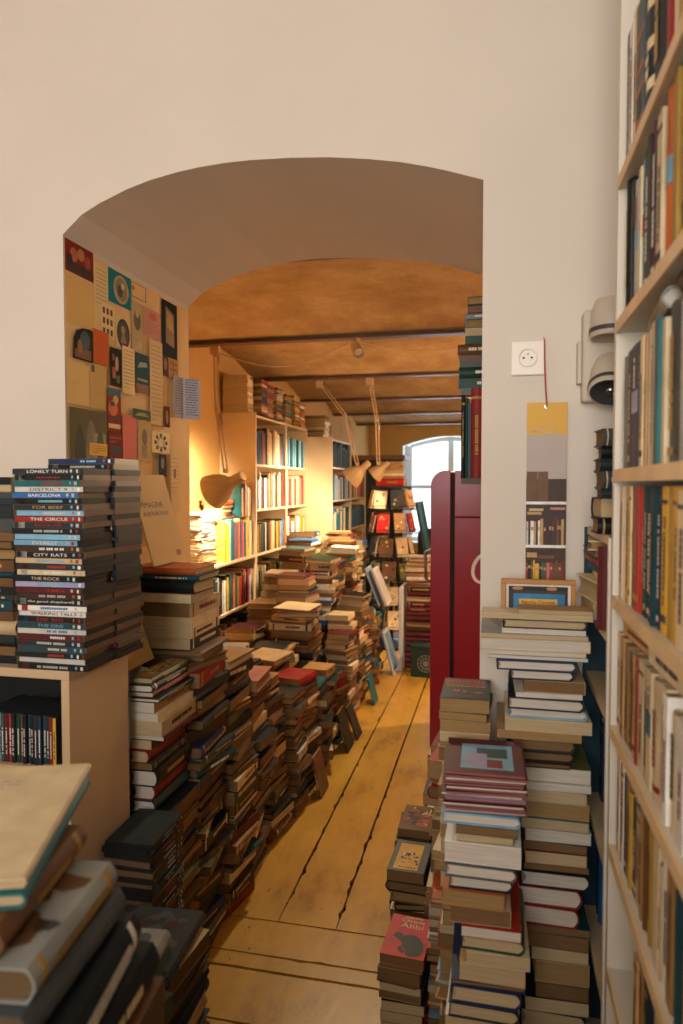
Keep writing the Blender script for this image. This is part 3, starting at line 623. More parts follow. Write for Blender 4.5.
# --- the narrow bookcase and what sticks out of it
NB = 'books in the narrow bookcase'
stack('the little stack of dark volumes on the narrow bookcase', .268, 1.685, 1.5005, 1.725, .10, .09, 90, ['dark grey','grey','charcoal','black','charcoal','dark grey','dark green'], seed=121, tk=(.022,.034), hard=1, jr=5, jx=.004, jy=.004, size=.06, group=NB, pgs=(3,))
stack('the short front pile on the narrow bookcase', .262, 1.54, 1.5005, 1.575, .09, .12, 90, ['black','charcoal','black'], seed=122, tk=(.026,.036), hard=1, jr=5, jx=.003, jy=.003, size=.05, group=NB)
stack('the flat pile under the narrow bookcase top', .262, 1.66, 1.392, 1.480, .105, .17, 0, ['red','dark teal','dark red','brown','cream','beige'], seed=123, tk=(.012,.02), hard=.5, jr=4, jx=.006, jy=.004, size=.06, group=NB)
stack('the pair of thick volumes in the narrow bookcase', .255, 1.66, 1.3105, 1.3915, .115, .17, 180, ['tan','light blue','tan','cream','beige'], seed=124, tk=(.035,.05), hard=.2, jr=4, jx=.004, jy=.004, size=.05, group=NB, pgs=(0,))
spec(H_, basis((1,0,0), (0,0,1), (0,-1,0), (.197, 1.50, 1.3105)), .13, .165, .04, 'maroon', 1, label='large dark red hardcover standing out of the narrow bookcase', group=NB)
row('third shelf of the narrow bookcase', 'R', .235, 1.74, 1.42, .8605, .24, seed=125, pal=['navy','blue','dark teal','charcoal'], deep=(.09,.1), anchor='wall end', group=NB)
row('fourth shelf of the narrow bookcase', 'R', .235, 1.74, 1.42, .5805, .2, seed=126, pal=['navy','blue','dark teal','charcoal','beige'], deep=(.09,.1), anchor='wall end', group=NB)

# --- rows in the far bookcases
ends = {'a': (4.305, 5.19), 'b': (5.245, 6.005), 'c': (6.06, 6.715)}
DT = 'the far room bookcases'
def lrow(nm, k, z, seed, hr, pal=MIX, **kw):
    y0, y1 = ends[k]; row(nm, 'L', kw.pop('plane', -1.856), kw.pop('start', y0), y1, z+.0008, .3, seed=seed, hr=hr, pal=pal, deep=(.14, .2), group='books in the far room bookcases', **kw)
lrow('the lamp case second shelf', 'a', .70, 201, (.68, .9))
lrow('the lamp case bottom rows', 'a', .35, 202, (.6, .9), WARM)
lrow('the open top of the lamp case', 'a', 1.057, 203, (.86, 1.0), ['white','cream','yellow','magenta','teal','blue','white','mustard','orange','cream','bright yellow'], start=4.60)
lrow('the lowest shelf of the plain-sided case', 'b', .35, 204, (.6, .85), WARM)
lrow('the knee-high shelf of the plain-sided case', 'b', .70, 205, (.7, .85), WARM)
lrow('the waist-high shelf of the plain-sided case', 'b', 1.055, 206, (.7, .85))
lrow('the chest-high shelf of the plain-sided case', 'b', 1.41, 207, (.75, 1.0), ['white','black','dark grey','cream','red','brown','tan','charcoal'])
lrow('the top shelf of the plain-sided case', 'b', 1.765, 208, (.85, 1.02), ['beige','green','cream','pink','navy','dark teal','charcoal','dark red','brown','tan'], tk=(.025,.05))
lrow('the knee-high shelf of the boxed-set case', 'c', .70, 210, (.7, .85), WARM)
lrow('the waist-high shelf of the boxed-set case', 'c', 1.055, 211, (.68, .9), ['cream','black','yellow','orange','red','mustard','white','brown'])
lrow('the chest-high shelf of the boxed-set case', 'c', 1.41, 212, (.75, .95), ['red','bright red','white','cream','mustard','tan','pink'])
lrow('the top shelf of the boxed-set case', 'c', 1.765, 213, (.85, .9), ['light blue','teal','dark teal','light blue','dark green','light blue'], tk=(.03,.04))
ends.update(d=(6.785, 7.67), e=(7.745, 8.87))
for k, z, s, pl in (('d',1.10,220,['dark teal','navy','blue','teal','charcoal','beige','cream']), ('d',1.45,221,['brown','orange','light blue','white','charcoal']), ('d',1.78,222,['black','charcoal','dark green']), ('d',.75,223,WARM), ('e',1.10,224,['dark teal','blue','brown','maroon','teal']), ('e',1.45,225,MIX), ('e',.75,226,WARM)):
    lrow({'d': 'the deep white case', 'e': 'the last cream case'}[k]+' shelf at '+{1.10:'waist', 1.45:'chest', 1.78:'head', .75:'knee'}[z]+' height', k, z, s, (.68, .9), pl, plane={'d': -1.606, 'e': -1.666}[k])
# piles lying on the rows and on the case tops
def fs(nm, x, y, z0, z1, w_, l_, o, s, pal, **kw): stack(nm, x, y, z0, z1, w_, l_, o, pal, seed=s, group='piles on the far room bookcases', **kw)
fs('the cream paper pile on the plain-sided case', -2.03, 5.31, 2.1705, 2.47, .21, .13, 180, 231, ['cream','cream','beige'], tk=(.018,.03), hard=0, jx=.002, jy=.002, jr=1, size=.04, pgs=(0,))
fs('the front paperback pile on the plain-sided case', -1.90, 5.47, 2.1705, 2.455, .08, .15, 180, 232, ['dark red','navy','cream','red'], tk=(.018,.03), hard=0, jx=.002, jy=.002, jr=1, size=.04)
fs('the red pile on the plain-sided case', -1.96, 5.66, 2.1705, 2.44, .18, .19, 0, 233, ['red','red','dark red','tan','bright red'], tk=(.015,.03), hard=.2, jr=2, jx=.004, size=.05)
fs('the dark pile on the plain-sided case', -1.95, 5.88, 2.1705, 2.44, .18, .17, 0, 234, ['black','dark green','charcoal','red','white'], tk=(.015,.03), hard=.5, jr=2, jx=.004, size=.05)
fs('the green pile on the boxed-set case', -1.96, 6.17, 2.1555, 2.42, .18, .2, 0, 235, ['dark green','teal','dark green','tan'], tk=(.02,.03), hard=.5, jr=2, jx=.004, size=.05)
fs('the cream pile on the boxed-set case', -1.95, 6.42, 2.1555, 2.44, .18, .17, 0, 236, ['cream','tan','cream','yellow'], tk=(.014,.03), hard=.2, jr=3, jx=.004, size=.05)
fs('the last pile on the boxed-set case', -1.95, 6.62, 2.1555, 2.40, .18, .15, 0, 237, ['cream','orange','cream','white'], tk=(.014,.03), hard=.2, jr=3, jx=.004, size=.05)
fs('the pale pile on the deep white case', -1.80, 6.92, 2.0805, 2.30, .22, .19, 180, 238, ['cream','beige','cream','white'], tk=(.018,.03), hard=.1, jr=4, jx=.006, size=.06)
fs('the brown pile on the deep white case', -1.86, 7.3, 2.0805, 2.24, .2, .2, 180, 239, ['brown','charcoal'], tk=(.02,.03), hard=.4, jr=4, jx=.006, size=.06)
for k, (y, x, z0, dz, s) in enumerate([(4.56,-1.96,.99,.05,1),(4.9,-1.97,.97,.07,2),(5.4,-1.97,.965,.07,3),(5.75,-1.97,.965,.05,4),(5.5,-1.97,1.325,.06,5),(6.2,-1.97,1.335,.06,6),(6.5,-1.97,1.33,.05,7),(6.3,-1.96,2.075,.05,8)]):
    pass
stack('the loose colourful pile over the lamp case row', -1.985, 4.83, 1.3605, 1.50, .17, .2, 0, ['red','orange','brown','teal','maroon'], seed=251, tk=(.014,.025), jr=6, group='piles on the far room bookcases')
row('the leaning upper row over the lamp case', 'L', -1.87, 4.95, 5.18, 1.3605, .27, seed=252, pal=['green','yellow','cream','teal','orange','tan','dark green'], tk=(.016,.03), hr=(.75,.95), deep=(.13,.17), group='piles on the far room bookcases')
# wall shelf behind the doorway's other side, piled folios
struct_later = []
WS = 'folios on the little wall shelf'
row('the little wall shelf by the fridge', 'F', 2.66, -.135, -.02, 1.6255, .3, books=[('black',.014,.31,H_),('dark green',.010,.30,H_),('dark teal',.010,.28,P_),('dark red',.042,.335,H_),('maroon',.03,.33,H_)], seed=261, deep=(.2,.21), anchor='free end', group=WS)
stack('the grey pile topping the little wall shelf', -.05, 2.765, 1.965, 2.30, .17, .19, 90, ['dark grey','charcoal','grey','brown','olive','dark green'], seed=262, tk=(.022,.04), hard=.5, jx=.012, jr=3, size=.05, lean=(.05,0), group=WS)
# stack by the white panel beyond the fridge
stack('the pile topping the maroon volumes', -.66, 6.14, .72, .98, .19, .22, 90, ['cream','tan','beige','brown','orange','white'], seed=271, tk=(.016,.03), hard=.2, jr=6, jx=.01, size=.08)
stack('the maroon volumes beyond the fridge', -.66, 6.14, 0, .718, .19, .22, 90, ['maroon','maroon','dark brown','maroon'], seed=272, tk=(.035,.05), hard=1, jr=1, jx=.002, jy=.002, size=.03)
# top of the spinning rack
stack('the pile capping the spinning rack', -1.03, 6.92, 1.667, 1.83, .17, .24, 90, ['cream','tan','beige','brown'], seed=281, tk=(.018,.03), hard=.2, jr=5, jx=.006, size=.06)
spec(H_, flatM(-1.03, 6.92, 1.592, .22, .27, 90), .22, .27, .072, 'bright red', 1, label='thick red box-like volume on the spinning rack top', group='books on the spinning rack')
# faced-out books on the rack's tiers
rg = random.Random(77); RK = (-1.03, 6.92)
rk_cols = [['light brown','cream','charcoal','tan'], ['brown','bright red','tan','red'], ['charcoal','brown','beige','beige'], ['grey','brown','olive','cream'], ['charcoal','beige','white','brown'], ['dark teal','cream','brown','charcoal']]
for ti in range(6):
    z = 1.37-.235*ti
    for bi in range(8):
        a = R(-90+(bi-1.5)*45+8*ti); nx, ny = math.cos(a), math.sin(a); r0 = .215
        tl = R(12)
        # cover faces outwards and a little up
        n_ = Vector((nx*math.cos(tl), ny*math.cos(tl), math.sin(tl))); u_ = Vector((-nx*math.sin(tl), -ny*math.sin(tl), math.cos(tl))); x_ = u_.cross(n_)
        w_, l_, t = rg.uniform(.11, .135), rg.uniform(.17, .195), rg.uniform(.012, .022)
        org = Vector((RK[0]+nx*r0, RK[1]+ny*r0, z))-x_*w_/2
        spec(P_, basis(x_, u_, n_, org), w_, l_, t, rk_cols[ti][bi % 4], 0, label='%s paperback faced out on spinning rack, %s tier, %s from the passage side' % (rk_cols[ti][bi % 4], ['top','second','third','fourth','fifth','lowest'][ti], ['first','second','third','fourth','fifth','sixth','seventh','eighth'][bi]), group='books on the spinning rack', deco='cover_art')
# a few volumes propped on edge against the heap
def leaner(x, y, a, w_, l_, t, c, label, kind=P_):
    s_, c_ = math.sin(R(a)), math.cos(R(a))
    spec(kind, basis((0, 1, 0), (-s_, 0, c_), (c_, 0, s_), (x, y, .001)), w_, l_, t, c, 1, label=label, group='books propped against the heap')
leaner(-.865, 4.02, 16, .17, .24, .012, 'black', 'thin black paperback propped upright against the passage edge of the heap')
leaner(-.850, 4.24, 20, .15, .21, .010, 'charcoal', 'small charcoal paperback propped behind the thin black one at the heap edge')
leaner(-.875, 3.40, 12, .16, .21, .014, 'brown', 'brown paperback propped upright below the red-topped stack')
leaner(-.870, 4.95, 14, .16, .22, .014, 'teal', 'teal paperback propped upright near the leaning pictures')

# ---------------------------------------------------------------- furniture and fittings
red_e = mat('red fridge enamel', '#8c1a29', rough=.32, var=.02, scale=2, spec=.28, coat=.06)
rubber = mat('black door seal', '#0c0d0e', rough=.7)
steel = mat('brushed steel', '#9a9a98', rough=.3, metal=1, var=.05)
fr = empty('fridge', (-.015, 4.41, 0), 'deep red rounded retro fridge with a white script letter on its side', 'fridge')
def rprof(x0, x1, z0, z1, rl, rr, n=8):
    p = [(x0, z0), (x1, z0)]
    p += [(x1-rr+rr*math.cos(a), z1-rr+rr*math.sin(a)) for a in [math.pi/2*i/n for i in range(n+1)]] if rr else [(x1, z1)]
    p += [(x0+rl+rl*math.cos(a), z1-rl+rl*math.sin(a)) for a in [math.pi/2+math.pi/2*i/n for i in range(n+1)]] if rl else [(x0, z1)]
    return p
b = MB(); b.prism(rprof(-.365, -.250, .05, 1.684, .085, .004), -.31, .31, red_e); b.build('door', fr, bevel=.012, smooth=False)
b = MB(); b.prism(rprof(-.249, -.229, .06, 1.672, .003, .003), -.298, .298, rubber); b.build('door_seal', fr)
b = MB(); b.prism(rprof(-.228, .36, .05, 1.413, 0, 0), -.31, .31, red_e); b.build('body', fr, bevel=.004)
b = MB(); b.prism(rprof(-.228, .36, 1.417, 1.684, .004, .06), -.31, .31, red_e); b.build('upper_body', fr, bevel=.004)
b = MB(); b.box(-.222, .35, -.302, .302, 1.412, 1.418, rubber); b.build('body_seam', fr)
b = MB()
for x in (-.30, .28):
    for y in (-.25, .25): b.lathe([(.018, 0), (.018, .05)], rubber, Matrix.Translation((x, y, 0)), 12)
b.build('foot', fr)
b = MB(); b.tube([(-.366, -.22, 1.02), (-.40, -.22, 1.04), (-.405, -.22, 1.2), (-.366, -.22, 1.22)], .009, steel); b.build('door_handle', fr, smooth=True)
wp = mat('white sticker film', '#e6dfd8', rough=.4)
b = MB(); P = []; Q = []
for i in range(29):
    a = R(48+264*i/28); tk = .010+.010*math.sin(math.pi*i/28)
    P.append((.078*math.cos(a)+.02*math.sin(a), .095*math.sin(a))); Q.append(((.078-tk)*math.cos(a)+.02*math.sin(a), (.095-tk)*math.sin(a)))
b.prism(P+Q[::-1], -.3112, -.3098, wp, 'y', Matrix.Translation((-.05, 0, 1.125))); b.build('script_letter', fr)

# little wall shelf fixed to the back of the thick wall
sh = empty('wall_shelf', (-.0, 2.77, 1.61), 'small wooden wall shelf loaded with folios behind the doorway', 'shelf')
wood = mat('dark shelf wood', '#4a3424', rough=.55, var=.2, scale=8, stretch=(1, 8, 1))
b = MB(); b.box(-.13, .30, -.168, .12, -.006, .015, wood); b.build('board', sh)
for x in (-.02, .25):
    b = MB(); b.prism([(-.168, -.007), (.06, -.007), (.06, -.02), (-.155, -.13), (-.168, -.13)], x-.008, x+.008, wood, 'x'); b.build('bracket', sh)

# dark panelled cupboard at the end of the far room
cb = empty('cupboard', (-1.62, 9.25, 0), 'dark panelled cupboard with a wooden cornice at the far end of the room', 'cupboard')
dk = mat('dark green-black cupboard paint', '#2c2a24', rough=.55, var=.15, scale=8)
b = MB(); b.box(-.50, .42, -.2, .24, 0, 1.93, dk); b.build('carcass', cb)
for x0, x1 in ((-.49, -.04), (-.035, .41)):
    b = MB(); b.box(x0, x1, -.222, -.201, .06, 1.9, dk)
    n = 6
    for i in range(n):
        a = x0+.04+(x1-x0-.08)*i/n; b.box(a, a+(x1-x0-.08)/n-.012, -.232, -.221, .12, 1.84, dk)
    d = b.build('door', cb)
    k = MB(); k.lathe([(.006, 0), (.012, .01), (.014, .02), (.006, .03)], steel, Matrix.Translation((x1-.03 if x0 < -.1 else x0+.03, -.222, 1.0)) @ Matrix.Rotation(R(90), 4, 'X'), 12); k.build('knob', d)
b = MB(); b.box(-.53, .45, -.25, .25, 1.931, 1.99, mat('brown cornice wood', '#6b4c2c', rough=.5, var=.2)); b.build('cornice', cb)

# spinning book rack
wire = mat('dark rack metal', '#1f2022', rough=.45, metal=.6)
rk = empty('spinning_rack', (-1.03, 6.92, 0), 'tall dark spinning book rack with covers facing out', 'rack')
b = MB(); b.lathe([(.27, 0), (.27, .02), (.06, .05), (.02, .06)], wire, Matrix.Identity(4), 24); b.build('base', rk)
b = MB(); b.lathe([(.018, .06), (.018, 1.57)], wire, Matrix.Identity(4), 12); b.build('pole', rk, smooth=True)
b = MB(); b.lathe([(.20, 1.565), (.20, 1.59)], wire, Matrix.Identity(4), 24); b.build('top_disc', rk)
for ti in range(6):
    z = 1.37-.235*ti-.006; b = MB()
    for rr, zz in ((.262, z-.004), (.262, z+.035), (.16, z+.12)):
        b.tube([(rr*math.cos(R(a)), rr*math.sin(R(a)), zz) for a in range(0, 361, 15)], .003, wire, 6)
    for a in range(0, 360, 30):
        ca, sa = math.cos(R(a)), math.sin(R(a)); b.tube([(.018*ca, .018*sa, z+.12), (.16*ca, .16*sa, z+.12), (.15*ca, .15*sa, z-.004), (.262*ca, .262*sa, z-.004), (.262*ca, .262*sa, z+.035)], .0022, wire, 5)
    b.build('tier', rk)

# things round the foot of the window
pn = MB(); pn.box(-.82, -.79, 5.94, 6.30, 0, .72, white); pn.build('white_board', bevel=.002); tag(bpy.data.objects['white_board'], 'upright white board beside the maroon volumes beyond the fridge', 'board')
cr = empty('crate', (-.60, 5.86, 0), 'dark green box with a pale wheel-shaped emblem on the floor', 'box')
gr = mat('dark green box board', '#173a33', rough=.5)
b = MB(); b.box(-.095, .095, -.08, .08, 0, .235, gr); b.build('body', cr, bevel=.004)
b = MB(); b.box(-.098, .098, -.083, .083, .236, .262, gr); b.build('lid', cr, bevel=.003)
b = MB()
for rr in (.07, .045, .018):
    b.tube([(.03+rr*math.cos(R(a)), -.0825, .115+rr*math.sin(R(a))) for a in range(0, 361, 20)], .0022, mat('pale emblem print', '#9fa79a'), 5)
for a in range(0, 180, 30): b.tube([(.03-.07*math.cos(R(a)), -.0822, .115-.07*math.sin(R(a))), (.03+.07*math.cos(R(a)), -.0822, .115+.07*math.sin(R(a)))], .0018, MATS['pale emblem print'], 5)
b.build('emblem', cr)
ch = empty('office_chair', (-.72, 8.2, 0), 'black swivel chair standing under the far window', 'chair')
fb = mat('black chair fabric', '#14171b', rough=.8)
b = MB(); b.prism(rprof(-.21, .21, .62, 1.08, .08, .08), .16, .22, fb); b.build('backrest', ch, bevel=.015)
b = MB(); b.prism([(-.23, -.23), (.23, -.23), (.25, 0), (.22, .22), (-.22, .22), (-.25, 0)], .44, .52, fb, 'z'); b.build('seat', ch, bevel=.02)
b = MB(); b.tube([(0, 0, .06), (0, 0, .44)], .025, wire); b.tube([(0, .1, .45), (0, .24, .5), (0, .235, .8)], .02, wire); b.build('column', ch)
for i in range(5):
    a = R(72*i+18); b = MB(); b.tube([(0, 0, .09), (.26*math.cos(a), .26*math.sin(a), .055)], [.022, .015], wire); b.lathe([(.025, -.015), (.025, .015)], rubber, Matrix.Translation((.26*math.cos(a), .26*math.sin(a), .025)) @ Matrix.Rotation(R(90), 4, 'X'), 12); b.build('leg', ch)
# dark framed panel leaning beside the rack, two pale picture boards on the heap
def board(name, label, cat, p0, p1, up, t, m, back=None, frame=None):
    """thin board: bottom edge p0-p1, 'up' vector to the top edge"""
    p0, p1, up = Vector(p0), Vector(p1), Vector(up); x_ = (p1-p0); w_ = x_.length; x_.normalize(); h = up.length; u_ = up.normalized(); n_ = x_.cross(u_).normalized()
    r = empty(name, label=label, cat=cat, M=basis(x_, u_, n_, p0)); q = MB(); q.box(0, w_, 0, h, -t, 0, m); q.build('panel', r)
    if frame:
        q = MB(); fwid = .02
        for a in ((0, w_, 0, fwid), (0, w_, h-fwid, h), (0, fwid, fwid, h-fwid), (w_-fwid, w_, fwid, h-fwid)): q.box(a[0], a[1], a[2], a[3], .0002, .014, frame)
        q.build('frame', r)
    return r, w_, h
board('leaning_picture', 'dark framed panel leaning between the rack and the window', 'picture', (-.56, 7.35, 0.0), (-.55, 7.85, 0.0), (-.28, 0, 1.42), .012, mat('teal panel', '#1c5560'), frame=dk)
board('picture_board', 'pale blue board leaning on the floor at the end of the heap', 'board', (-.84, 5.78, 0), (-.83, 6.0, 0), (-.10, 0, .36), .01, mat('pale blue board', '#6f9cc4'), frame=white)
board('picture_board', 'white-fronted board leaning on top of the passage heap', 'board', (-.88, 5.62, .611), (-.88, 5.86, .611), (-.12, 0, .30), .01, mat('pale board', '#c4c4c0'), frame=white)
board('picture_board', 'pale board leaning behind the white-fronted one on the heap', 'board', (-.93, 5.60, .611), (-.93, 5.86, .611), (-.12, 0, .31), .01, mat('grey-blue board', '#8ea2b4'))

# --- lamps
lamp_m = mat('cream lamp enamel', '#c3a272', rough=.45, var=.04)
in_m = mat('white lamp lining', '#e8dcc8', rough=.5)
bulb_m = mat('lit bulb', '#ffd9a0', emit=6.0)
def lamp(label, arm, elbow_dir, neck, aim, power, size=1.0, loc_group=None):
    r = empty('desk_lamp', arm[0], label, 'lamp', 'spring-arm lamps'); o = Vector(arm[0])
    rel = [Vector(p)-o for p in arm]
    b = MB(); b.box(-.03, .03, -.02, .02, -.05, .008, lamp_m); b.lathe([(.012, -.06), (.012, -.02)], steel, Matrix.Identity(4), 10); b.build('clamp', r)
    for i in range(len(rel)-1):
        a, c = rel[i], rel[i+1]; d = (c-a).normalized(); s = d.cross(Vector((0, 1, 0))).normalized()*.012
        b = MB(); b.tube([a+s, c+s], .0055, lamp_m); b.tube([a-s, c-s], .0055, lamp_m)
        b.tube([c-Vector((0, .02, 0)), c+Vector((0, .02, 0))], .014, lamp_m, 10)
        b.tube([a+d*.03+s*1.8, a+d*.12+s*1.8], .005, steel, 8); b.build('arm', r, smooth=True)
    end = rel[-1]; ax = Vector(aim).normalized(); M = (Matrix.Translation(end+Vector(neck))) @ ax.to_track_quat('Z', 'Y').to_matrix().to_4x4()
    k = size
    prof = [(.0, -.075), (.024, -.072), (.030, -.06), (.031, .0), (.036, .02), (.062, .05), (.085, .095), (.096, .14), (.099, .15)]
    b = MB(); b.lathe([(a*k, z*k) for a, z in prof], lamp_m, M, 32, cap=False); b.lathe([((a-.003)*k if a > .01 else 0, (z+.002)*k) for a, z in prof[2:]], in_m, M, 32, cap=False)
    b.build('lamp_shade', r, smooth=True)
    b = MB(); b.lathe([(.0, 0), (.012, .0), (.014, .02), (.026, .045), (.030, .065), (.024, .085), (.0, .096)], bulb_m, M, 20, cap=False); bo = b.build('bulb', r, smooth=True); bo.visible_shadow = True
    li = bpy.data.lights.new('lamp_light', 'SPOT'); li.energy = power; li.color = (1, .78, .52); li.shadow_soft_size = .03; li.spot_size = R(150); li.spot_blend = .5
    lo = bpy.data.objects.new('lamp_light', li); C.objects.link(lo); lo.parent = r; lo.matrix_basis = M @ Matrix.Translation((0, 0, .118*k)) @ Matrix.Rotation(R(180), 4, 'X')
    return r
LAMP1 = lamp('cream spring-arm lamp hanging from the first beam by the magazine pile', [(-1.84, 4.40, 2.515), (-1.80, 4.33, 2.10), (-1.70, 4.22, 1.69)], None, (.045, .01, -.065), (-.86, .22, -.38), 140, 1.18)
LAMP2 = lamp('cream spring-arm lamp whose shade points down at the bright shelves', [(-1.56, 6.10, 2.52), (-1.31, 6.02, 2.21), (-1.19, 5.98, 1.78)], None, (.05, 0, -.03), (-.75, .05, -.62), 100, 1.0)
LAMP3 = lamp('smaller cream lamp hanging just before the spinning rack', [(-1.09, 6.02, 2.52), (-1.085, 6.35, 2.2), (-1.08, 6.42, 1.80)], None, (.05, 0, -.03), (-.72, .1, -.62), 40, .8)
# ceiling spot on the first beam, with its sagging cable
sp = empty('ceiling_spot', (-.87, 4.38, 2.528), 'small cream ceiling spotlight under the first beam', 'lamp')
b = MB(); b.lathe([(.016, -.03), (.016, 0)], lamp_m, Matrix.Identity(4), 12); b.tube([(0, 0, -.03), (.0, -.01, -.05)], .006, lamp_m); b.build('mount', sp)
M = Matrix.Translation((0, -.02, -.075)) @ Vector((.35, -.6, -.6)).normalized().to_track_quat('Z', 'Y').to_matrix().to_4x4()
b = MB(); b.lathe([(.0, -.045), (.034, -.045), (.036, .045), (.033, .045), (.031, .02), (0, .02)], lamp_m, M, 24, cap=False); b.build('lamp_head', sp, smooth=True)
b = MB(); b.lathe([(0, .022), (.028, .024), (0, .030)], mat('spot lens', '#e9d8b8', rough=.2), M, 20, cap=False); b.build('lens', sp)
li = bpy.data.lights.new('spot_light', 'SPOT'); li.energy = 95; li.color = (1, .80, .55); li.shadow_soft_size = .03; li.spot_size = R(125); li.spot_blend = .8
lo = bpy.data.objects.new('spot_light', li); C.objects.link(lo); lo.parent = sp; lo.location = (.06, -.09, -.12); lo.rotation_euler = Vector((.05, -.48, -.88)).to_track_quat('-Z', 'Y').to_euler()
cbm = mat('cream cable', '#c9a878', rough=.5)
b = MB(); pts = []
for i in range(25):
    t = i/24; pts.append((-1.80+.90*t, 4.36, 2.47-.22*math.sin(math.pi*t)*.55+.035*t))
b.tube(pts, .0035, cbm, 6); o = b.build('cable', smooth=True); tag(o, 'pale cable sagging from the beam lamp to the ceiling spot', 'cable')
b = MB(); pts = [(-.85+.85*i/16, 4.37, 2.50-.035*math.sin(math.pi*i/16)*2) for i in range(17)]
b.tube(pts, .003, cbm, 6); o = b.build('cable', smooth=True); tag(o, 'pale cable looping from the ceiling spot over to the fridge side', 'cable')
def warm(name, loc, power, r=.08, col=(1, .74, .46)):
    li = bpy.data.lights.new(name, 'POINT'); li.energy = power; li.color = col; li.shadow_soft_size = r
    o = bpy.data.objects.new(name, li); C.objects.link(o); o.location = loc
# added lamps, unseen behind the thick wall, that warm and brighten the back room
def fill_pendant(loc, power, label):
    r = empty('fill_lamp', loc, label, 'lamp', 'pendants behind the wall'); 
    b = MB(); b.tube([(0, 0, .12), (0, 0, BZ+.1-loc[2])], .004, rubber, 6); b.build('cord', r)
    b = MB(); b.lathe([(.03, .12), (.05, .10), (.12, .02), (.14, -.03)], lamp_m, Matrix.Identity(4), 24, cap=False); b.build('lamp_shade', r, smooth=True)
    b = MB(); b.lathe([(0, -.02), (.03, 0), (.03, .03), (0, .06)], bulb_m, Matrix.Identity(4), 16, cap=False); b.build('bulb', r, smooth=True)
    warm('fill_light', (loc[0], loc[1], loc[2]-.06), power)
fill_pendant((.62, 5.3, 2.15), 125, 'enamel pendant lamp hanging beyond the socket wall')
fill_pendant((.35, 7.6, 2.15), 55, 'enamel pendant lamp hanging beyond the fridge')

# ---------------------------------------------------------------- papers on the reveal of the arch (plane X = -1.2)
SH = [0]
def paper(z0, z1, y0, y1, c, label, marks=(), cat='clipping', name='wall_clipping', group='clippings on the doorway reveal', shape=None):
    SH[0] += 1; c = '#%02x%02x%02x' % tuple(min(int(int(c[i:i+2], 16)*1.13), 235) for i in (1, 3, 5)); off = -1.2+.0006+.00045*SH[0]
    r = empty(name, (off, y0, z0), label, cat, group)
    W, H = y1-y0, z1-z0; b = MB(); m = mat('paper '+c, c, rough=.8, var=.07, scale=6, spec=.1)
    if shape: b.prism([(u*W, v*H) for u, v in shape], -.0003, .0001, m, 'x')
    else: b.box(-.0003, .0001, 0, W, 0, H, m)
    b.build('sheet', r)
    if marks:
        b = MB(); e = .00012
        for k, mk in enumerate(marks):
            q = e+.00003*k
            if mk[0] == 'r': _, u0, u1, v0, v1, cc = mk; b.poly([(q, u0*W, v0*H), (q, u1*W, v0*H), (q, u1*W, v1*H), (q, u0*W, v1*H)], mat('ink '+cc, cc, rough=.75, var=.2, scale=25))
            elif mk[0] == 'o': _, u, v, ru, rv, cc = mk; b.poly([(q, (u+ru*math.cos(t*math.pi/10))*W, (v+rv*math.sin(t*math.pi/10))*H) for t in range(20)], mat('ink '+cc, cc, rough=.75, var=.2, scale=25))
            elif mk[0] == 't':   # lines of small print
                _, u0, u1, v0, v1, n, cc = mk; rg = random.Random(n*7+k)
                for i in range(n):
                    v = v1-(v1-v0)*(i+.5)/n; u = u0; lim = u1 if i < n-1 else (u0+u1)/2
                    while u < lim-.01:
                        d = min(rg.uniform(.03, .13), lim-u); b.poly([(q, u*W, v*H-.0009), (q, (u+d)*W, v*H-.0009), (q, (u+d)*W, v*H+.0009), (q, u*W, v*H+.0009)], mat('ink '+cc, cc, rough=.8)); u += d+.02
            elif mk[0] == 'p': _, pts, cc = mk; b.poly([(q, u*W, v*H) for u, v in pts], mat('ink '+cc, cc, rough=.75, var=.2, scale=25))
        b.build('printed_picture', r)
    return r
bk = '#c9ab78'
paper(1.10, 2.29, 1.783, 2.592, '#c9a876', 'cream backing paper covering the whole doorway reveal', (), 'poster', 'backing_paper', 'backing paper')
paper(2.063, 2.205, 1.785, 1.930, '#c3a063', 'blank cream sheet under the red group picture')
paper(2.210, 2.300, 1.786, 1.928, '#70261c', 'dark red group picture at the top front corner', (('r',.05,.95,.05,.35,'#3a1c14'),('o',.3,.6,.14,.22,'#b0603a'),('o',.55,.7,.12,.2,'#a8783c'),('o',.78,.55,.12,.2,'#9a3a28'),('o',.15,.4,.1,.2,'#201815')))
paper(2.10, 2.275, 1.932, 2.008, '#c8ad7c', 'narrow sheet of small print beside the red group picture', (('t',.1,.9,.3,.95,9,'#5a4c38'),))
paper(2.180, 2.285, 2.009, 2.150, '#176a74', 'teal picture with a pale round medal', (('o',.55,.5,.33,.43,'#b59c6c'),('o',.55,.5,.26,.35,'#8d7a58'),('o',.5,.45,.12,.2,'#3c4540'),('o',.62,.62,.08,.1,'#c9b58a')))
paper(2.232, 2.281, 2.156, 2.250, '#c6a877', 'small sketch in a thin dark border', (('r',.0,1,.0,.04,'#3a2c1c'),('r',0,1,.96,1,'#3a2c1c'),('r',.96,1,0,1,'#3a2c1c'),('o',.08,.6,.08,.18,'#b0522c')))
paper(2.06, 2.165, 1.966, 2.046, '#cbb181', 'sheet with rows of tiny black and red icons', tuple(('r',.1+.27*i,.26+.27*i,.1+.3*j,.28+.3*j,'#5c2d22' if j else '#3b342c') for i in range(3) for j in range(3)))
paper(2.042, 2.143, 2.050, 2.140, '#c9ae7b', 'black oval portrait on cream paper', (('o',.5,.5,.45,.48,'#1c1a18'),('o',.5,.5,.36,.4,'#3c3226'),('o',.48,.62,.14,.14,'#a8854f'),('p',((.3,.2),(.7,.2),(.6,.5),(.4,.5)),'#8a6a40')))
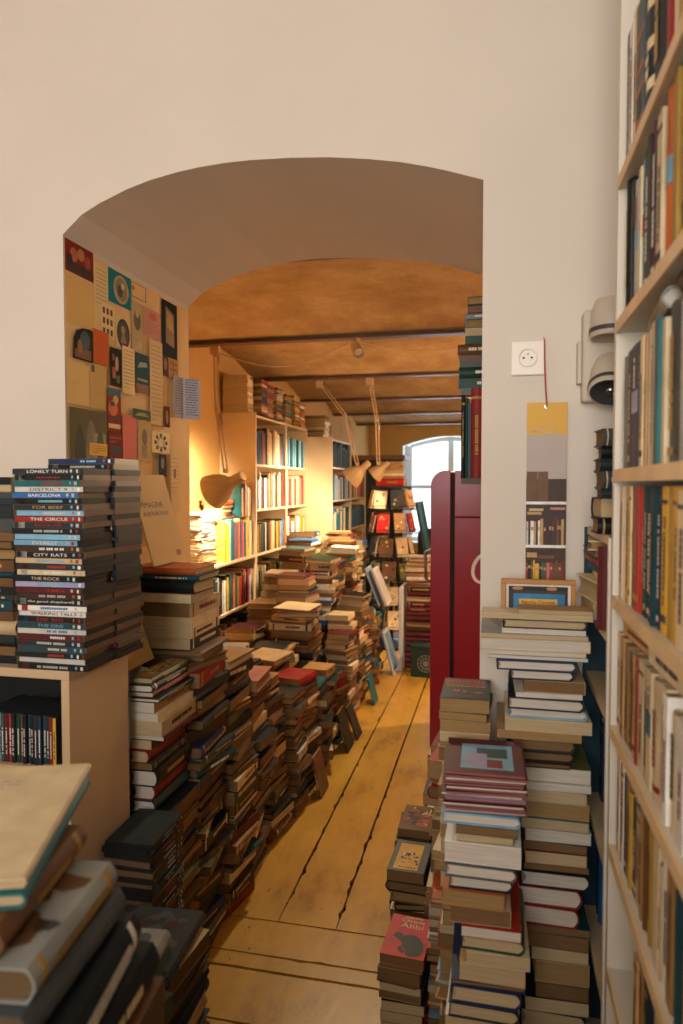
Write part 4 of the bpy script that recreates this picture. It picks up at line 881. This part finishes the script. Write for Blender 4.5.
paper(2.045, 2.218, 2.147, 2.225, '#a58e66', 'grey standing portrait strip', (('o',.5,.65,.3,.2,'#5d5344'),('o',.5,.78,.15,.08,'#b79c6d'),('r',.1,.9,.05,.3,'#b39a6c')))
paper(2.119, 2.217, 2.228, 2.355, '#b3806c', 'pink sheet with a coral stain', (('o',.55,.75,.25,.13,'#c2644a'),('t',.1,.9,.1,.55,5,'#8a5c50')))
paper(2.074, 2.278, 2.362, 2.486, '#151817', 'black poster with a narrow gold picture', (('p',((.25,.25),(.8,.2),(.8,.8),(.25,.9)),'#8a6a34'),('p',((.3,.55),(.75,.45),(.75,.75),(.35,.83)),'#b08c4c')), 'poster', 'wall_poster')
paper(1.967, 2.064, 1.810, 1.914, '#26231e', 'dark picture with a rounded arch top', (('p',((.1,.05),(.9,.05),(.9,.35),(.1,.3)),'#7a4826'),('o',.6,.6,.25,.3,'#3d4c50'),('o',.35,.4,.12,.2,'#97632f')), shape=((0,0),(1,0),(1,.98),(.8,1),(.5,.97),(.2,.85),(.05,.6)))
paper(1.971, 2.074, 1.916, 2.002, '#b5572a', 'plain orange sheet beside the arch-topped picture')
paper(1.833, 1.953, 1.780, 1.889, '#c7a66c', 'large blank cream sheet under the arch-topped picture', (('t',.2,.8,.5,.55,1,'#a48a5c'),))
paper(1.831, 1.965, 1.891, 1.983, '#b3935c', 'beige sheet with a tiny stamp below the orange one', (('r',.1,.3,.82,.98,'#3d5348'),))
paper(1.915, 2.036, 2.006, 2.073, '#241c16', 'dark theatre photo strip', (('r',.2,.5,.2,.5,'#a8532c'),('o',.6,.6,.15,.2,'#c08f5e'),('r',.55,.85,.1,.3,'#35543f'),('o',.3,.75,.12,.1,'#7a3a24')))
paper(1.900, 2.054, 2.080, 2.158, '#cdb283', 'cream text sheet beside the theatre photo', (('t',.1,.9,.1,.95,11,'#54483a'),))
paper(1.916, 2.048, 2.166, 2.255, '#25464c', 'sea-green landscape with a brown base', (('r',0,1,0,.22,'#7d4d2c'),('p',((.1,.62),(.9,.7),(.8,.8),(.3,.78)),'#8fa08a'),('r',.1,.9,.3,.36,'#9c8a60')))
paper(1.814, 2.112, 2.262, 2.357, '#c4a97c', 'long sheet of small print', (('t',.12,.88,.04,.96,18,'#6b5d4a'),))
paper(2.00, 2.072, 2.359, 2.402, '#4f2426', 'small maroon picture under the black poster', (('o',.5,.6,.3,.3,'#8b5034'),))
paper(1.998, 2.072, 2.404, 2.482, '#a0702f', 'small patterned gold-brown picture', (('r',.1,.9,.4,.5,'#6d4520'),('r',.1,.9,.7,.78,'#6d4520'),('r',.45,.55,.1,.9,'#6d4520')))
paper(1.766, 1.906, 1.984, 2.063, '#7c2b1c', 'bold red and blue graphic picture', (('r',0,1,.8,1,'#23485a'),('o',.4,.55,.35,.18,'#c7602e'),('r',.05,.95,.1,.2,'#d0b27a'),('r',.05,.95,.32,.38,'#2a3138'),('o',.6,.75,.2,.1,'#c79a3c'),('r',.2,.5,.6,.7,'#1c2a38')))
paper(1.600, 1.824, 1.782, 1.979, '#5f553a', 'faded grey-green figures picture', (('o',.25,.4,.13,.4,'#383424'),('o',.55,.45,.14,.42,'#7b7050'),('r',.62,.95,.3,.7,'#8e8260'),('o',.8,.5,.1,.25,'#4b442f')))
paper(1.69, 1.727, 1.882, 1.978, '#cf9d46', 'small yellow note with print', (('t',.1,.9,.15,.85,4,'#6a4a1c'),))
paper(1.60, 1.764, 1.986, 2.066, '#73271c', 'red-brown picture below the bold graphic', (('r',.1,.9,.6,.75,'#2c2019'),('o',.5,.3,.3,.15,'#b2552c'),('t',.1,.9,.8,.95,2,'#d3b27c')))
paper(1.66, 1.830, 2.070, 2.160, '#bf6a5a', 'plain salmon pink sheet low on the reveal')
paper(1.824, 1.857, 2.135, 2.258, '#44513a', 'narrow dark green landscape strip', (('p',((.1,.3),(.9,.35),(.7,.7),(.3,.65)),'#8b8a58'),))
paper(1.68, 1.820, 2.165, 2.257, '#a98c5d', 'beige portrait photo beside the pink sheet', (('o',.5,.6,.2,.2,'#6b5337'),('r',.3,.7,.1,.4,'#8a6c45')))
paper(1.715, 1.790, 2.262, 2.400, '#cdb384', 'doodle of a ringed flower on cream paper', tuple(('o',.5+.3*math.cos(a*math.pi/4),.5+.35*math.sin(a*math.pi/4),.07,.1,'#3a332a') for a in range(8))+(('o',.5,.5,.2,.26,'#4a4136'),('o',.5,.5,.17,.22,'#cdb384')))
paper(1.812, 1.888, 2.358, 2.401, '#5d1f1e', 'small dark red figure picture', (('o',.5,.5,.25,.35,'#a3734b'),))
paper(1.631, 1.711, 2.310, 2.370, '#2c2a28', 'small dark grey photo', (('o',.5,.6,.2,.25,'#857a68'),))
paper(1.50, 1.73, 2.405, 2.474, '#c2a87c', 'cream handbill with small print at the inner corner', (('t',.1,.9,.3,.9,9,'#6a5b48'),('r',.3,.6,.55,.7,'#7a4a30')))
paper(1.42, 1.60, 2.262, 2.33, '#6a7478', 'narrow grey-blue strip beside the poster board', (('r',.1,.9,.6,.95,'#2c4a58'),))
paper(1.38, 1.50, 2.34, 2.40, '#2f2e2c', 'dark photo low on the inner corner', (('o',.5,.6,.2,.2,'#9a8a6a'),))
# leaflet fixed at the inner edge, its outer half folded out
lf = empty('folded_leaflet', (-1.183, 2.43, 1.855), 'pale lilac leaflet of small print folded out at the inner corner', 'leaflet')
pm = mat('lilac paper', '#a39ca2', rough=.7, var=.05)
for nm, p0, dr, wd in (('inner_page', Vector((0, 0, 0)), Vector((.03, .995, 0)), .075), ('outer_page', Vector((.003, .0745, 0)), Vector((.62, .78, 0)), .07)):
    dr.normalize(); n_ = Vector((dr.y, -dr.x, 0)); b = MB(); M = basis(dr, (0, 0, 1), n_, p0); b.box(0, wd, 0, .155, -.0005, 0, pm, M)
    ink = mat('ink #4c464c', '#4c464c')
    rg = random.Random(3)
    for i in range(15):
        z = .148-.0095*i; x = .01
        while x < wd-.015:
            d = rg.uniform(.006, .018); d = min(d, wd-.01-x); b.poly([M @ Vector((x, z, .0004)), M @ Vector((x+d, z, .0004)), M @ Vector((x+d, z+.003, .0004)), M @ Vector((x, z+.003, .0004))], ink); x += d+.003
    b.build(nm, lf)
# poster board leaning on the reveal, on top of the orange-topped stack
pb, w_, h_ = board('poster_board', 'cream board lettered in French leaning on the reveal over the orange-topped stack', 'poster', (-1.085, 2.075, 1.336), (-1.085, 2.315, 1.336), (-.085, 0, .30), .004, mat('paper #cbaa6e', '#cbaa6e', rough=.8, var=.04))
ink = mat('board ink', '#3a3026')
text('lettering', 'IMAGINE', ink, basis((1,0,0),(0,1,0),(0,0,1),(.105, .205, .0002)), .135, .020, pb, .0003)
text('lettering', "AUJOURD'HUI", ink, basis((1,0,0),(0,1,0),(0,0,1),(.108, .172, .0002)), .175, .020, pb, .0003)
b = MB(); b.poly([(.18, .02, .0005), (.215, .02, .0005), (.215, .04, .0005), (.18, .04, .0005)], mat('ink #a8532c', '#a8532c')); b.build('stamp', pb)
pb2, w_, h_ = board('picture_card', 'cream card with a brown figure picture leaning behind the DVD towers', 'picture', (-1.075, 1.86, 1.043), (-1.075, 2.05, 1.043), (-.10, 0, .27), .004, mat('paper #c7a468', '#c7a468', rough=.8, var=.05))
b = MB(); b.poly([(.03, .12, .0005), (.17, .10, .0005), (.17, .25, .0005), (.03, .25, .0005)], mat('ink #4a3a26', '#4a3a26', var=.3, scale=30))
for i in range(9): b.poly([(.05+.012*i, .03+.004*i, .0006), (.056+.012*i, .03+.004*i, .0006), (.07+.012*i, .08+.003*i, .0006), (.064+.012*i, .08+.003*i, .0006)], mat('ink #e0c48c', '#e0c48c'))
b.build('printed_picture', pb2)

# ---------------------------------------------------------------- things on the wall right of the arch
sk = empty('wall_socket', (.069, 1.78, 1.909), 'white square wall socket with a round recess', 'socket')
wpl = mat('white plastic', '#ddd2c4', rough=.35, var=.02)
b = MB(); b.box(-.040, .040, -.009, 0, -.042, .042, wpl)
b.build('plate', sk, bevel=.003)
M = Matrix.Translation((0, -.0092, 0)) @ Matrix.Rotation(R(90), 4, 'X')
b = MB(); b.lathe([(.0225, .003), (.0215, .0035), (.0195, .003), (.0190, -.0005), (0, -.0005)], wpl, M, 28, cap=False); b.build('recess_ring', sk, smooth=True)
b = MB(); 
for x in (-.0095, .0095): b.lathe([(.0026, 0), (0, 0.0001)], rubber, Matrix.Translation((x, -.0102, 0)) @ Matrix.Rotation(R(90), 4, 'X'), 12, cap=False)
b.lathe([(.0026, 0), (.0015, .010), (0, .0102)], steel, Matrix.Translation((0, -.0095, .010)) @ Matrix.Rotation(R(90), 4, 'X'), 10, cap=False)
b.build('contact', sk)
# giant bookmark on a string
bmk = empty('hanging_bookmark', (.1155, 1.772, 1.365), 'tall printed bookmark hung on a red string from the socket', 'bookmark')
Wb = .094
cy_ = mat('bookmark yellow', '#c9961c', rough=.5, var=.03); gw = mat('bookmark grey print', '#a5968c', rough=.5, var=.03)
b = MB(); b.box(-Wb/2, Wb/2, -.0012, 0, 0, .435, mat('bookmark card', '#cfc4b6')); b.build('card', bmk)
b = MB(); Y_ = -.0015
def pq(x0, x1, z0, z1, m, k=0): b.poly([(x0, Y_-.0001*k, z0), (x1, Y_-.0001*k, z0), (x1, Y_-.0001*k, z1), (x0, Y_-.0001*k, z1)], m)
pq(-Wb/2, Wb/2, .357, .435, cy_); pq(-Wb/2, Wb/2, .25, .357, gw)
rg = random.Random(4)
def prt(c): return mat('print '+c, COL[c], rough=.6, var=.15, scale=40)
pq(-Wb/2, Wb/2, 0, .25, prt('dark brown'))
x = -.046                      # brown folios
for wq, zt in ((.026,.268),(.025,.268),(.011,.248),(.010,.248),(.011,.247),(.009,.248)): pq(x, x+wq-.0008, .197, zt, prt('brown' if wq > .02 else 'dark brown'), 1); x += wq
for z in (.188, .082): pq(-Wb/2, Wb/2, z, z+.007, prt('white'), 2)
def prow(z0, h, pal):
    x = -.046
    while x < .042:
        t = rg.uniform(.004, .010); t = min(t, .047-x); hh = h*rg.uniform(.82, 1); pq(x, x+t-.0006, z0, z0+hh, prt(rg.choice(pal)), 3)
        if rg.random() < .5: pq(x+.0008, x+t-.0014, z0+hh*.6, z0+hh*.75, prt('tan'), 4)
        x += t
prow(.089, .068, ['dark green','brown','black','tan','dark brown','white','pale grey','maroon']); prow(.002, .05, ['brown','black','green','red','yellow','pink','dark red','tan'])
pq(-.044, -.01, .163, .170, prt('tan'), 4); pq(-.04, -.006, .172, .178, prt('beige'), 4); pq(.012, .046, .165, .172, prt('charcoal'), 4); pq(.01, .045, .175, .181, prt('pink'), 4)
pq(-.044, -.02, .058, .070, prt('tan'), 4); pq(-.018, .02, .056, .064, prt('brown'), 4)
# thin white line drawing on the yellow
ln = mat('pale line print', '#b9a890')
for p in (((-.040, .362), (.010, .384)), ((-.038, .366), (.02, .362)), ((.010, .384), (.016, .362)), ((-.02, .364), (-.01, .375)), ((.004, .36), (.03, .362))):
    (xa, za), (xb, zb) = p; d = Vector((xb-xa, zb-za)); n_ = Vector((-d.y, d.x)).normalized()*.0008
    b.poly([(xa-n_.x, Y_-.0006, za-n_.y), (xb-n_.x, Y_-.0006, zb-n_.y), (xb+n_.x, Y_-.0006, zb+n_.y), (xa+n_.x, Y_-.0006, za+n_.y)], ln)
b.build('printed_picture', bmk)
b = MB(); b.lathe([(.0045, 0), (.0045, .001), (.0025, .0012)], steel, Matrix.Translation((-.002, -.0016, .425)) @ Matrix.Rotation(R(90), 4, 'X'), 14, cap=False); b.build('eyelet', bmk)
st = mat('red string', '#a8452e', rough=.8)
b = MB(); b.tube([(-.002, -.0035, .424), (-.006, -.006, .48), (-.008, -.0032, .535), (-.009, -.0045, .586), (-.010, -.0045, .592)], .0009, st, 6); b.tube([(.0005, -.0035, .424), (-.004, -.006, .48), (-.0065, -.0032, .535), (-.008, -.0045, .588)], .0009, st, 6); b.build('string', bmk)
# gold-framed picture tucked behind the tall stack
gf = empty('framed_picture', (.092, 1.648, 1.2895), 'small gold-framed picture standing on the tall stack by the socket wall', 'picture')
gold = mat('gilt frame', '#a5722c', rough=.4, var=.12, scale=30); W2 = .082
b = MB()
for a in ((-W2, W2, .085, .096), (-W2, W2, 0, .011), (-W2, -W2+.011, .011, .085), (W2-.011, W2, .011, .085)): b.box(a[0], a[1], -.009, .006, a[2], a[3], gold)
b.build('frame', gf, bevel=.0015)
b = MB(); Y_ = -.003; b.box(-W2+.011, W2-.011, -.003, .004, .010, .086, mat('white mount', '#d2c8b8'))
pq(-W2+.017, W2-.017, .012, .080, prt('black'), 1); pq(-W2+.021, W2-.021, .012, .070, prt('dark brown'), 2)
pq(-W2+.028, W2-.024, .014, .063, mat('print blue cover', '#1d6f9c', rough=.5, var=.25, scale=30), 3); pq(-W2+.040, W2-.040, .034, .051, prt('yellow'), 4)
for x in (-.045, .03): b.poly([(x+.012*math.cos(t*math.pi/8), Y_-.0005, .075+.004*math.sin(t*math.pi/8)) for t in range(16)], gold)
b.build('mounted_print', gf)
text('lettering', 'Agatha Christie', prt('black'), basis((1,0,0),(0,0,1),(0,-1,0),(0, -.0036, .0425)), .074, .010, gf, .0002)
# twin-headed emergency light
em = empty('emergency_light', (.25, 1.78, 1.91), 'white twin-headed emergency light on the wall above the narrow bookcase', 'light')
ep = mat('grey-white plastic', '#b9ab98', rough=.4, var=.03); ed = mat('dark grey plastic', '#3b3b3a', rough=.5)
b = MB(); b.prism(rprof(-.058, .06, -.115, .10, .012, .012), -.045, 0, ep); b.build('housing', em, bevel=.006)
b = MB(); b.box(-.068, -.058, -.03, 0, -.07, .03, ep); b.build('bracket', em, bevel=.002)
def head(zc, tilt, lens):
    M = Matrix.Translation((.0, -.085, zc)) @ Vector((-.12 if lens else -.03, -.5 if lens else -.06, tilt)).normalized().to_track_quat('Z', 'Y').to_matrix().to_4x4() @ Matrix.Scale(.84, 4)
    b = MB(); b.lathe([(0, -.055), (.045, -.05), (.054, -.02), (.056, .045), (.052, .052)], ep, M, 36, cap=False); h = b.build('lamp_head', em, smooth=True)
    b = MB(); b.lathe([(.0575, .028), (.059, .034), (.0575, .040)], ed, M, 36, cap=False); b.build('trim_ring', h, smooth=True)
    b = MB(); b.lathe([(.052, .052), (.045, .050), (.034, .040), (0, .034)], ed if lens else ep, M, 32, cap=False); b.build('lens', h, smooth=True)
    if lens:
        b = MB(); b.lathe([(.012, .048), (.009, .052), (0, .053)], steel, M, 16, cap=False); b.build('bulb', h, smooth=True)
head(.066, -.95, False); head(-.066, -.8, True)
# ---------------------------------------------------------------- build the books
def box_pts(s):
    w_, l_, t = s['w'], s['l'], s['t']; return [s['M'] @ Vector(p) for p in ((0,0,0),(w_,0,0),(w_,l_,0),(0,l_,0),(0,0,t),(w_,0,t),(w_,l_,t),(0,l_,t))]
bpy.context.view_layer.update()
V = []; T = []; ID = []
for o in [o for o in C.objects if o.type == 'MESH' and o.name.split('.')[0] not in ('window_glass',)]:
    k = len(V); mw = o.matrix_world; V += [mw @ v.co for v in o.data.vertices]
    for p in o.data.polygons:
        vs = list(p.vertices); T.append(tuple(k+i for i in vs)); ID.append(-1)
for i, s in enumerate(SPEC):
    k = len(V); V += box_pts(s)
    for q in ((0,3,2,1),(4,5,6,7),(0,1,5,4),(1,2,6,5),(2,3,7,6),(3,0,4,7)): T.append(tuple(k+j for j in q)); ID.append(i)
bvh = BVHTree.FromPolygons(V, T)
right = Vector((math.cos(TH), math.sin(TH), 0)); upv = right.cross(FWD); cnt = [0]*len(SPEC)
for py in range(1, 1024, 2):
    for px in range(1, 683, 2):
        hit = bvh.ray_cast(EYE, FWD*FPX+right*(px-341.5)-upv*(py-512))
        if hit[2] is not None:
            i = ID[hit[2]]
            if i >= 0: cnt[i] += 1
for i, s in enumerate(SPEC): s['n'] = cnt[i]
LIMIT = 300; byk = {}
for s in SPEC: byk.setdefault(s['kind'], []).append(s)
for k, v in byk.items():
    v.sort(key=lambda s: -s['n'])
    for j, s in enumerate(v): s['own'] = j < LIMIT and s['n'] >= 2
def spine_line(s, e=0, n=6):
    t, bx = s['t'], s['bx']; return [(bx*(1-math.sin(math.pi*k/n))-e, t*k/n) for k in range(n+1)]
def add_cover(b, s):
    w_, l_, t = s['w'], s['l'], s['t']; hard = s['kind'] == 'hardcover_book'; m = cov(s['col'])
    if s['kind'] in ('dvd_case', 'cd_case'):
        bd = cov('black') if random.Random(int(s['M'][2][3]*9e4)).random() < .6 else mat('smoked case plastic', '#5c4a3a', rough=.35, var=.1); b.box(0, w_, 0, l_, 0, t, bd if s['kind'] == 'dvd_case' else cov('charcoal')); return
    bt = min(.0028, t*.14) if hard else min(.0008, t*.12); s['bt'] = bt; s['bx'] = min(.3*t, .009) if hard else 0
    if hard:
        o_ = [(w_, 0)]+spine_line(s)+[(w_, t)]; i_ = [(w_, bt)]+[(x+bt if 0 < z < t else x+bt, min(max(z, bt), t-bt)) for x, z in spine_line(s)]+[(w_, t-bt)]
    else: o_ = [(w_, 0), (0, 0), (0, t), (w_, t)]; i_ = [(w_, bt), (bt, bt), (bt, t-bt), (w_, t-bt)]
    b.strip(o_, i_, 0, l_, m)
def add_pages(b, s):
    w_, l_, t, bt = s['w'], s['l'], s['t'], s.get('bt', .001); hard = s['kind'] == 'hardcover_book'; m = pages(s['pg'])
    if s['kind'] in ('dvd_case', 'cd_case'): return
    e = .0035 if hard else .0005; z0, z1 = bt+.0001, t-bt-.0001; h = z1-z0
    if hard:
        c = min(.25*h, .007)
        fore = [(w_-e-c*math.sin(math.pi*k/6), z0+h*k/6) for k in range(7)]
        sp_ = [(s['bx']*(1-math.sin(math.pi*k/6))+bt+.0004, z0+h*k/6) for k in range(6, -1, -1)]
        b.prism(fore+sp_, e, l_-e, m)
    else: b.box(bt+.0002, w_-e, e, l_-e, z0, z1, m)
LIGHT = {'black','charcoal','dark grey','brown','dark brown','maroon','dark red','red','dark teal','navy','dark green','olive','teal','purple','green','blue','grey','orange','magenta','bright red'}
def band(b, s, y0, y1, c):
    if s['bx']: o_ = spine_line(s, .0006); i_ = spine_line(s, .0)
    else: o_ = [(-.0005, .0003), (-.0005, s['t']-.0003)]; i_ = [(0, .0003), (0, s['t']-.0003)]
    b.strip(o_, i_, y0, y1, cov(c))
def letters(b, s, y0, y1, c, z0=.28, z1=.72, seed=0, gapw=.3):
    rg = random.Random(seed); y = y0; t = s['t']; x = -.0009; m = cov(c)
    while y < y1-.003:
        d = min(rg.uniform(.35, .75)*(z1-z0)*t*1.1+.0012, y1-y); b.poly([(x, y, z0*t), (x, y, z1*t), (x, y+d, z1*t), (x, y+d, z0*t)], m); y += d+.0012+(.004 if rg.random() < gapw*.5 else 0)
def decorate(b, s, i):
    """printed marks on spine and cover, part of the printed sleeve / lettering part"""
    rg = random.Random(i*31+5); d = s.get('deco'); l_, w_, t, c = s['l'], s['w'], s['t'], s['col']
    ink = rg.choice(['cream', 'white', 'mustard', 'tan']) if c in LIGHT else rg.choice(['black', 'brown', 'dark red', 'navy'])
    e = t+.0004
    def q(x0, x1, y0, y1, cc, k=0): b.poly([(x0, y0, e+.0001*k), (x1, y0, e+.0001*k), (x1, y1, e+.0001*k), (x0, y1, e+.0001*k)], cov(cc))
    if s['kind'] == 'cd_case':
        b.box(-.0004, 0, .002, l_-.002, .001, t-.001, cov(c)); s['bx'] = 0; letters(b, s, .02, .09, 'white' if c in LIGHT else 'black', .35, .65, i); return
    if s['kind'] == 'dvd_case':
        s['bx'] = 0; b.box(-.0005, 0, .003, l_-.003, .0008, t-.0008, cov(c)); b.box(.004, w_-.003, .003, l_-.003, t, t+.0003, cov('charcoal'))
        tc = s.get('tcol') or rg.choice(['white', 'pale grey', 'red', 'light blue'])
        if not s.get('title'): letters(b, s, l_*.28, l_*rg.uniform(.5, .72), tc, .3, .7, i)
        letters(b, s, .012, .020, rg.choice(['white', 'red', 'pale grey']), .2, .8, i+1); letters(b, s, .028, .034, rg.choice(['orange', 'pale grey', 'light blue']), .3, .8, i+3)
        if rg.random() < .4: band(b, s, l_*.84, l_*.93, rg.choice(['red', 'pale grey', 'blue', 'maroon']))
        return
    if s['kind'] == 'magazine':
        if d == 'magazine_top': q(.02, w_-.03, .03, l_-.02, 'light blue'); q(.03, .09, .05, .1, 'dark teal', 1); q(.07, .11, .08, .15, 'lilac', 2); q(.04, .07, .11, .15, 'dark red', 2)
        return
    if d == 'bands':
        for a in (.2, .45, .7): band(b, s, l_*a, l_*a+.016, 'cream')
        letters(b, s, l_*.28, l_*.42, 'cream', .3, .7, i)
    elif d == 'orange_bars':
        for a in (.12, .34, .48, .72): band(b, s, l_*a, l_*a+.008, 'orange')
        letters(b, s, l_*.52, l_*.70, 'orange', .15, .35, i); letters(b, s, l_*.16, l_*.32, 'black', .3, .8, i)
    elif d == 'lettered': letters(b, s, l_*.22, l_*.80, ink, .36, .62, i); letters(b, s, .012, .022, ink, .3, .7, i+1)
    elif d == 'stripes': letters(b, s, l_*.15, l_*.85, 'dark red' if c not in LIGHT else 'cream', .35, .62, i)
    elif d in ('blue_label', 'red_label', 'lilac_label', 'teal_label'):
        band(b, s, l_*.45, l_*.45+.035, {'blue_label': 'light blue', 'red_label': 'red', 'lilac_label': 'lilac', 'teal_label': 'teal'}[d]); letters(b, s, l_*.65, l_*.9, ink, .35, .6, i)
    elif rg.random() < .6 and t > .011:
        letters(b, s, l_*rg.uniform(.12, .3), l_*rg.uniform(.6, .85), ink, .36, .64, i)
        if rg.random() < .35: band(b, s, l_*.88, l_*.91, ink)
        if rg.random() < .25: band(b, s, l_*.08, l_*.13, ink)
    if d == 'white_title': letters(b, s, l_*.2, l_*.85, 'white', .3, .75, i)
    if d == 'crime_top':
        for k in range(3): y = l_-.035-.02*k; x = .012
        # cover seen upside-right from the camera: book is turned half round
        q(.004, w_-.004, .004, l_-.004, 'charcoal')
        for k, (y, cc, hh) in enumerate(((.018, 'red', .020), (.045, 'red', .014), (.066, 'yellow', .004), (.01, 'orange', .003))):
            x = .012
            while x < w_-.014: dd = rg.uniform(.006, .012); q(x, x+dd, y, y+hh, cc, 1); x += dd+.002
        for k in range(7): x, y = rg.uniform(.012, w_-.035), rg.uniform(.10, .145); q(x, x+rg.uniform(.01, .02), y, y+rg.uniform(.008, .018), rg.choice(['red', 'orange', 'brown', 'purple']), 2+k*.3)
    elif d == 'yellow_top':
        q(.022, w_-.016, .02, l_-.012, 'yellow')
        for k in range(26): x, y = rg.uniform(.024, w_-.034), rg.uniform(.055, .14); q(x, x+rg.uniform(.005, .014), y, y+rg.uniform(.004, .013), rg.choice(['black', 'charcoal', 'cream', 'mustard']), 1+k*.1)
        x = .03
        while x < w_-.03: q(x, x+.006, l_-.026, l_-.020, 'black', 1); x += .009
    elif d in ('motley_top', 'cover_art', 'olive_top', 'smudge_top'):
        pl = {'motley_top': ['orange', 'brown', 'cream', 'black', 'maroon'], 'cover_art': ['black', 'cream', 'tan', 'dark red', 'charcoal'], 'olive_top': ['olive', 'tan', 'brown', 'dark green', 'beige'], 'smudge_top': ['charcoal', 'dark brown', 'dark grey', 'brown']}[d]
        if d == 'olive_top': q(.01, w_-.01, .01, l_-.01, 'light brown')
        for k in range(26 if d != 'cover_art' else 5):
            x, y = rg.uniform(.008, w_*.72), rg.uniform(.01, l_*.8); pts = 7; rr = rg.uniform(.006, .022)*(w_/.14)
            b.poly([(min(x+rr+rr*math.cos(2*math.pi*j/pts)*rg.uniform(.7, 1.1), w_-.003), min(y+rr+rr*math.sin(2*math.pi*j/pts)*rg.uniform(.5, 1.1), l_-.003), e+.0001+.00002*k) for j in range(pts)], cov(rg.choice(pl)))
    elif d == 'page_top':
        q(.004, w_-.004, .004, l_-.004, 'cream')
        for k in range(6):
            y = .05+.012*k+(.03 if k > 2 else 0); x = w_*.35+rg.uniform(0, .02)
            while x < w_*.8: dd = rg.uniform(.008, .022); q(x, x+dd, y, y+.0025, 'grey', 1); x += dd+.005
def build(s, i):
    kind = s['kind']; big = s['n'] >= 7; b = MB()
    if s.get('label'): lab = s['label']
    else:
        a, mid, where = s['pos']; lab = '%s %s, %s %s %s' % (s['col'] if s['col'] != 'bright red' else 'bright red', KW[kind], a, mid, where)
    if len(lab.replace(',', '').split()) > 15: lab = lab.replace(' from top of the', ' down the').replace(' from near end of', ' along')
    if len(lab.split()) > 16: print('LONG', lab)
    if big:
        r = empty(kind, label=lab, cat=CAT[kind], group=s['group'], M=s['M'])
        add_cover(b, s); pn_ = {'dvd_case': 'case', 'cd_case': 'case'}.get(kind, 'cover'); c = b.build(pn_, r)
        if kind not in ('dvd_case', 'cd_case'):
            b = MB(); add_pages(b, s); b.build('page_block', r)
        if s['n'] >= 24 or s.get('deco') or kind in ('dvd_case', 'cd_case'):
            b = MB(); decorate(b, s, i)
            if b.f: b.build({'dvd_case': 'printed_sleeve', 'cd_case': 'inlay_card'}.get(kind, 'cover_print'), c)
        if s.get('title') and kind == 'dvd_case':
            n = len(s['title']); wd = min(.009*n+.01, .12)
            text('spine_title', s['title'], cov(s['tcol']), basis((0, -1, 0), (0, 0, 1), (-1, 0, 0), (-.0006, s['l']*.5, s['t']/2)), wd, s['t']*.5, c, .0004)
        if s.get('deco') == 'alibi_top':
            w_, l_, e = s['w'], s['l'], s['t']+.0004
            # front cover faces up and reads from the passage: its top edge is at local y = 0 after the half turn
            g = MB(); blk = cov('black')
            def P3(pts, k=0): g.poly([(w_-x, l_-y, e+k) for x, y in pts], blk)
            P3([(.018,.080),(.022,.092),(.030,.098),(.040,.094),(.046,.086),(.060,.092),(.078,.094),(.092,.082),(.104,.062),(.108,.035),(.100,.012),(.080,.006),(.066,.010),(.060,.028),(.050,.040),(.046,.058),(.034,.068)][::-1], .0001)
            P3([(.040,.030),(.048,.018),(.058,.012),(.062,.022),(.052,.032),(.046,.044)][::-1], .0002)
            g.build('cover_print', c)
            for tx, y, wd, hh in (('Agatha', .166, .05, .011), ('Christie', .152, .064, .014), ('Alibi', .130, .062, .020)):
                text('cover_title', tx, cov('cream'), basis((-1, 0, 0), (0, -1, 0), (0, 0, 1), (w_/2-.004, l_-y, e)), wd, hh, c, .0003)
    else:
        add_cover(b, s); add_pages(b, s); o = b.build(kind, M=s['M']); tag(o, lab, CAT[kind], s['group'])
rest = {}
for i, s in enumerate(SPEC):
    if s['own']: build(s, i)
    else: rest.setdefault(s['kind'], []).append(s)
NM = {'pocket_book': ('pocket_books', 'many smaller or half-hidden pocket paperbacks packed through all the stacks', 'pocket paperbacks'), 'paperback_book': ('paperbacks', 'many smaller or half-hidden paperbacks packed through all the stacks and shelves', 'paperbacks'), 'hardcover_book': ('hardcovers', 'many smaller or half-hidden hardcovers packed through all the stacks and shelves', 'hardcover books'),
      'dvd_case': ('dvd_cases', 'half-hidden DVD cases among the towers on the cabinet', 'DVD cases'), 'magazine': ('magazines', 'hidden magazines in the matching maroon pile', 'magazines'), 'cd_case': ('cd_cases', 'hidden CD cases inside the white cabinet', 'CD cases')}
for k, v in rest.items():
    big = MB()
    for s in v:
        b = MB(); add_cover(b, s); add_pages(b, s); n0 = len(big.v)
        big.v += [tuple(s['M'] @ Vector(p)) for p in b.v]; big.f += [tuple(n0+j for j in f_) for f_ in b.f]; big.mi += [big.slot(b.mats[j]) for j in b.mi]
    o = big.build(NM[k][0]); tag(o, NM[k][1], NM[k][2], kind='stuff')
print('BOOKS', {k: (len(v), sum(s['own'] for s in v), sum(1 for s in v if s['n'] >= 2), [s['n'] for s in v][min(299, len(v)-1)]) for k, v in byk.items()})
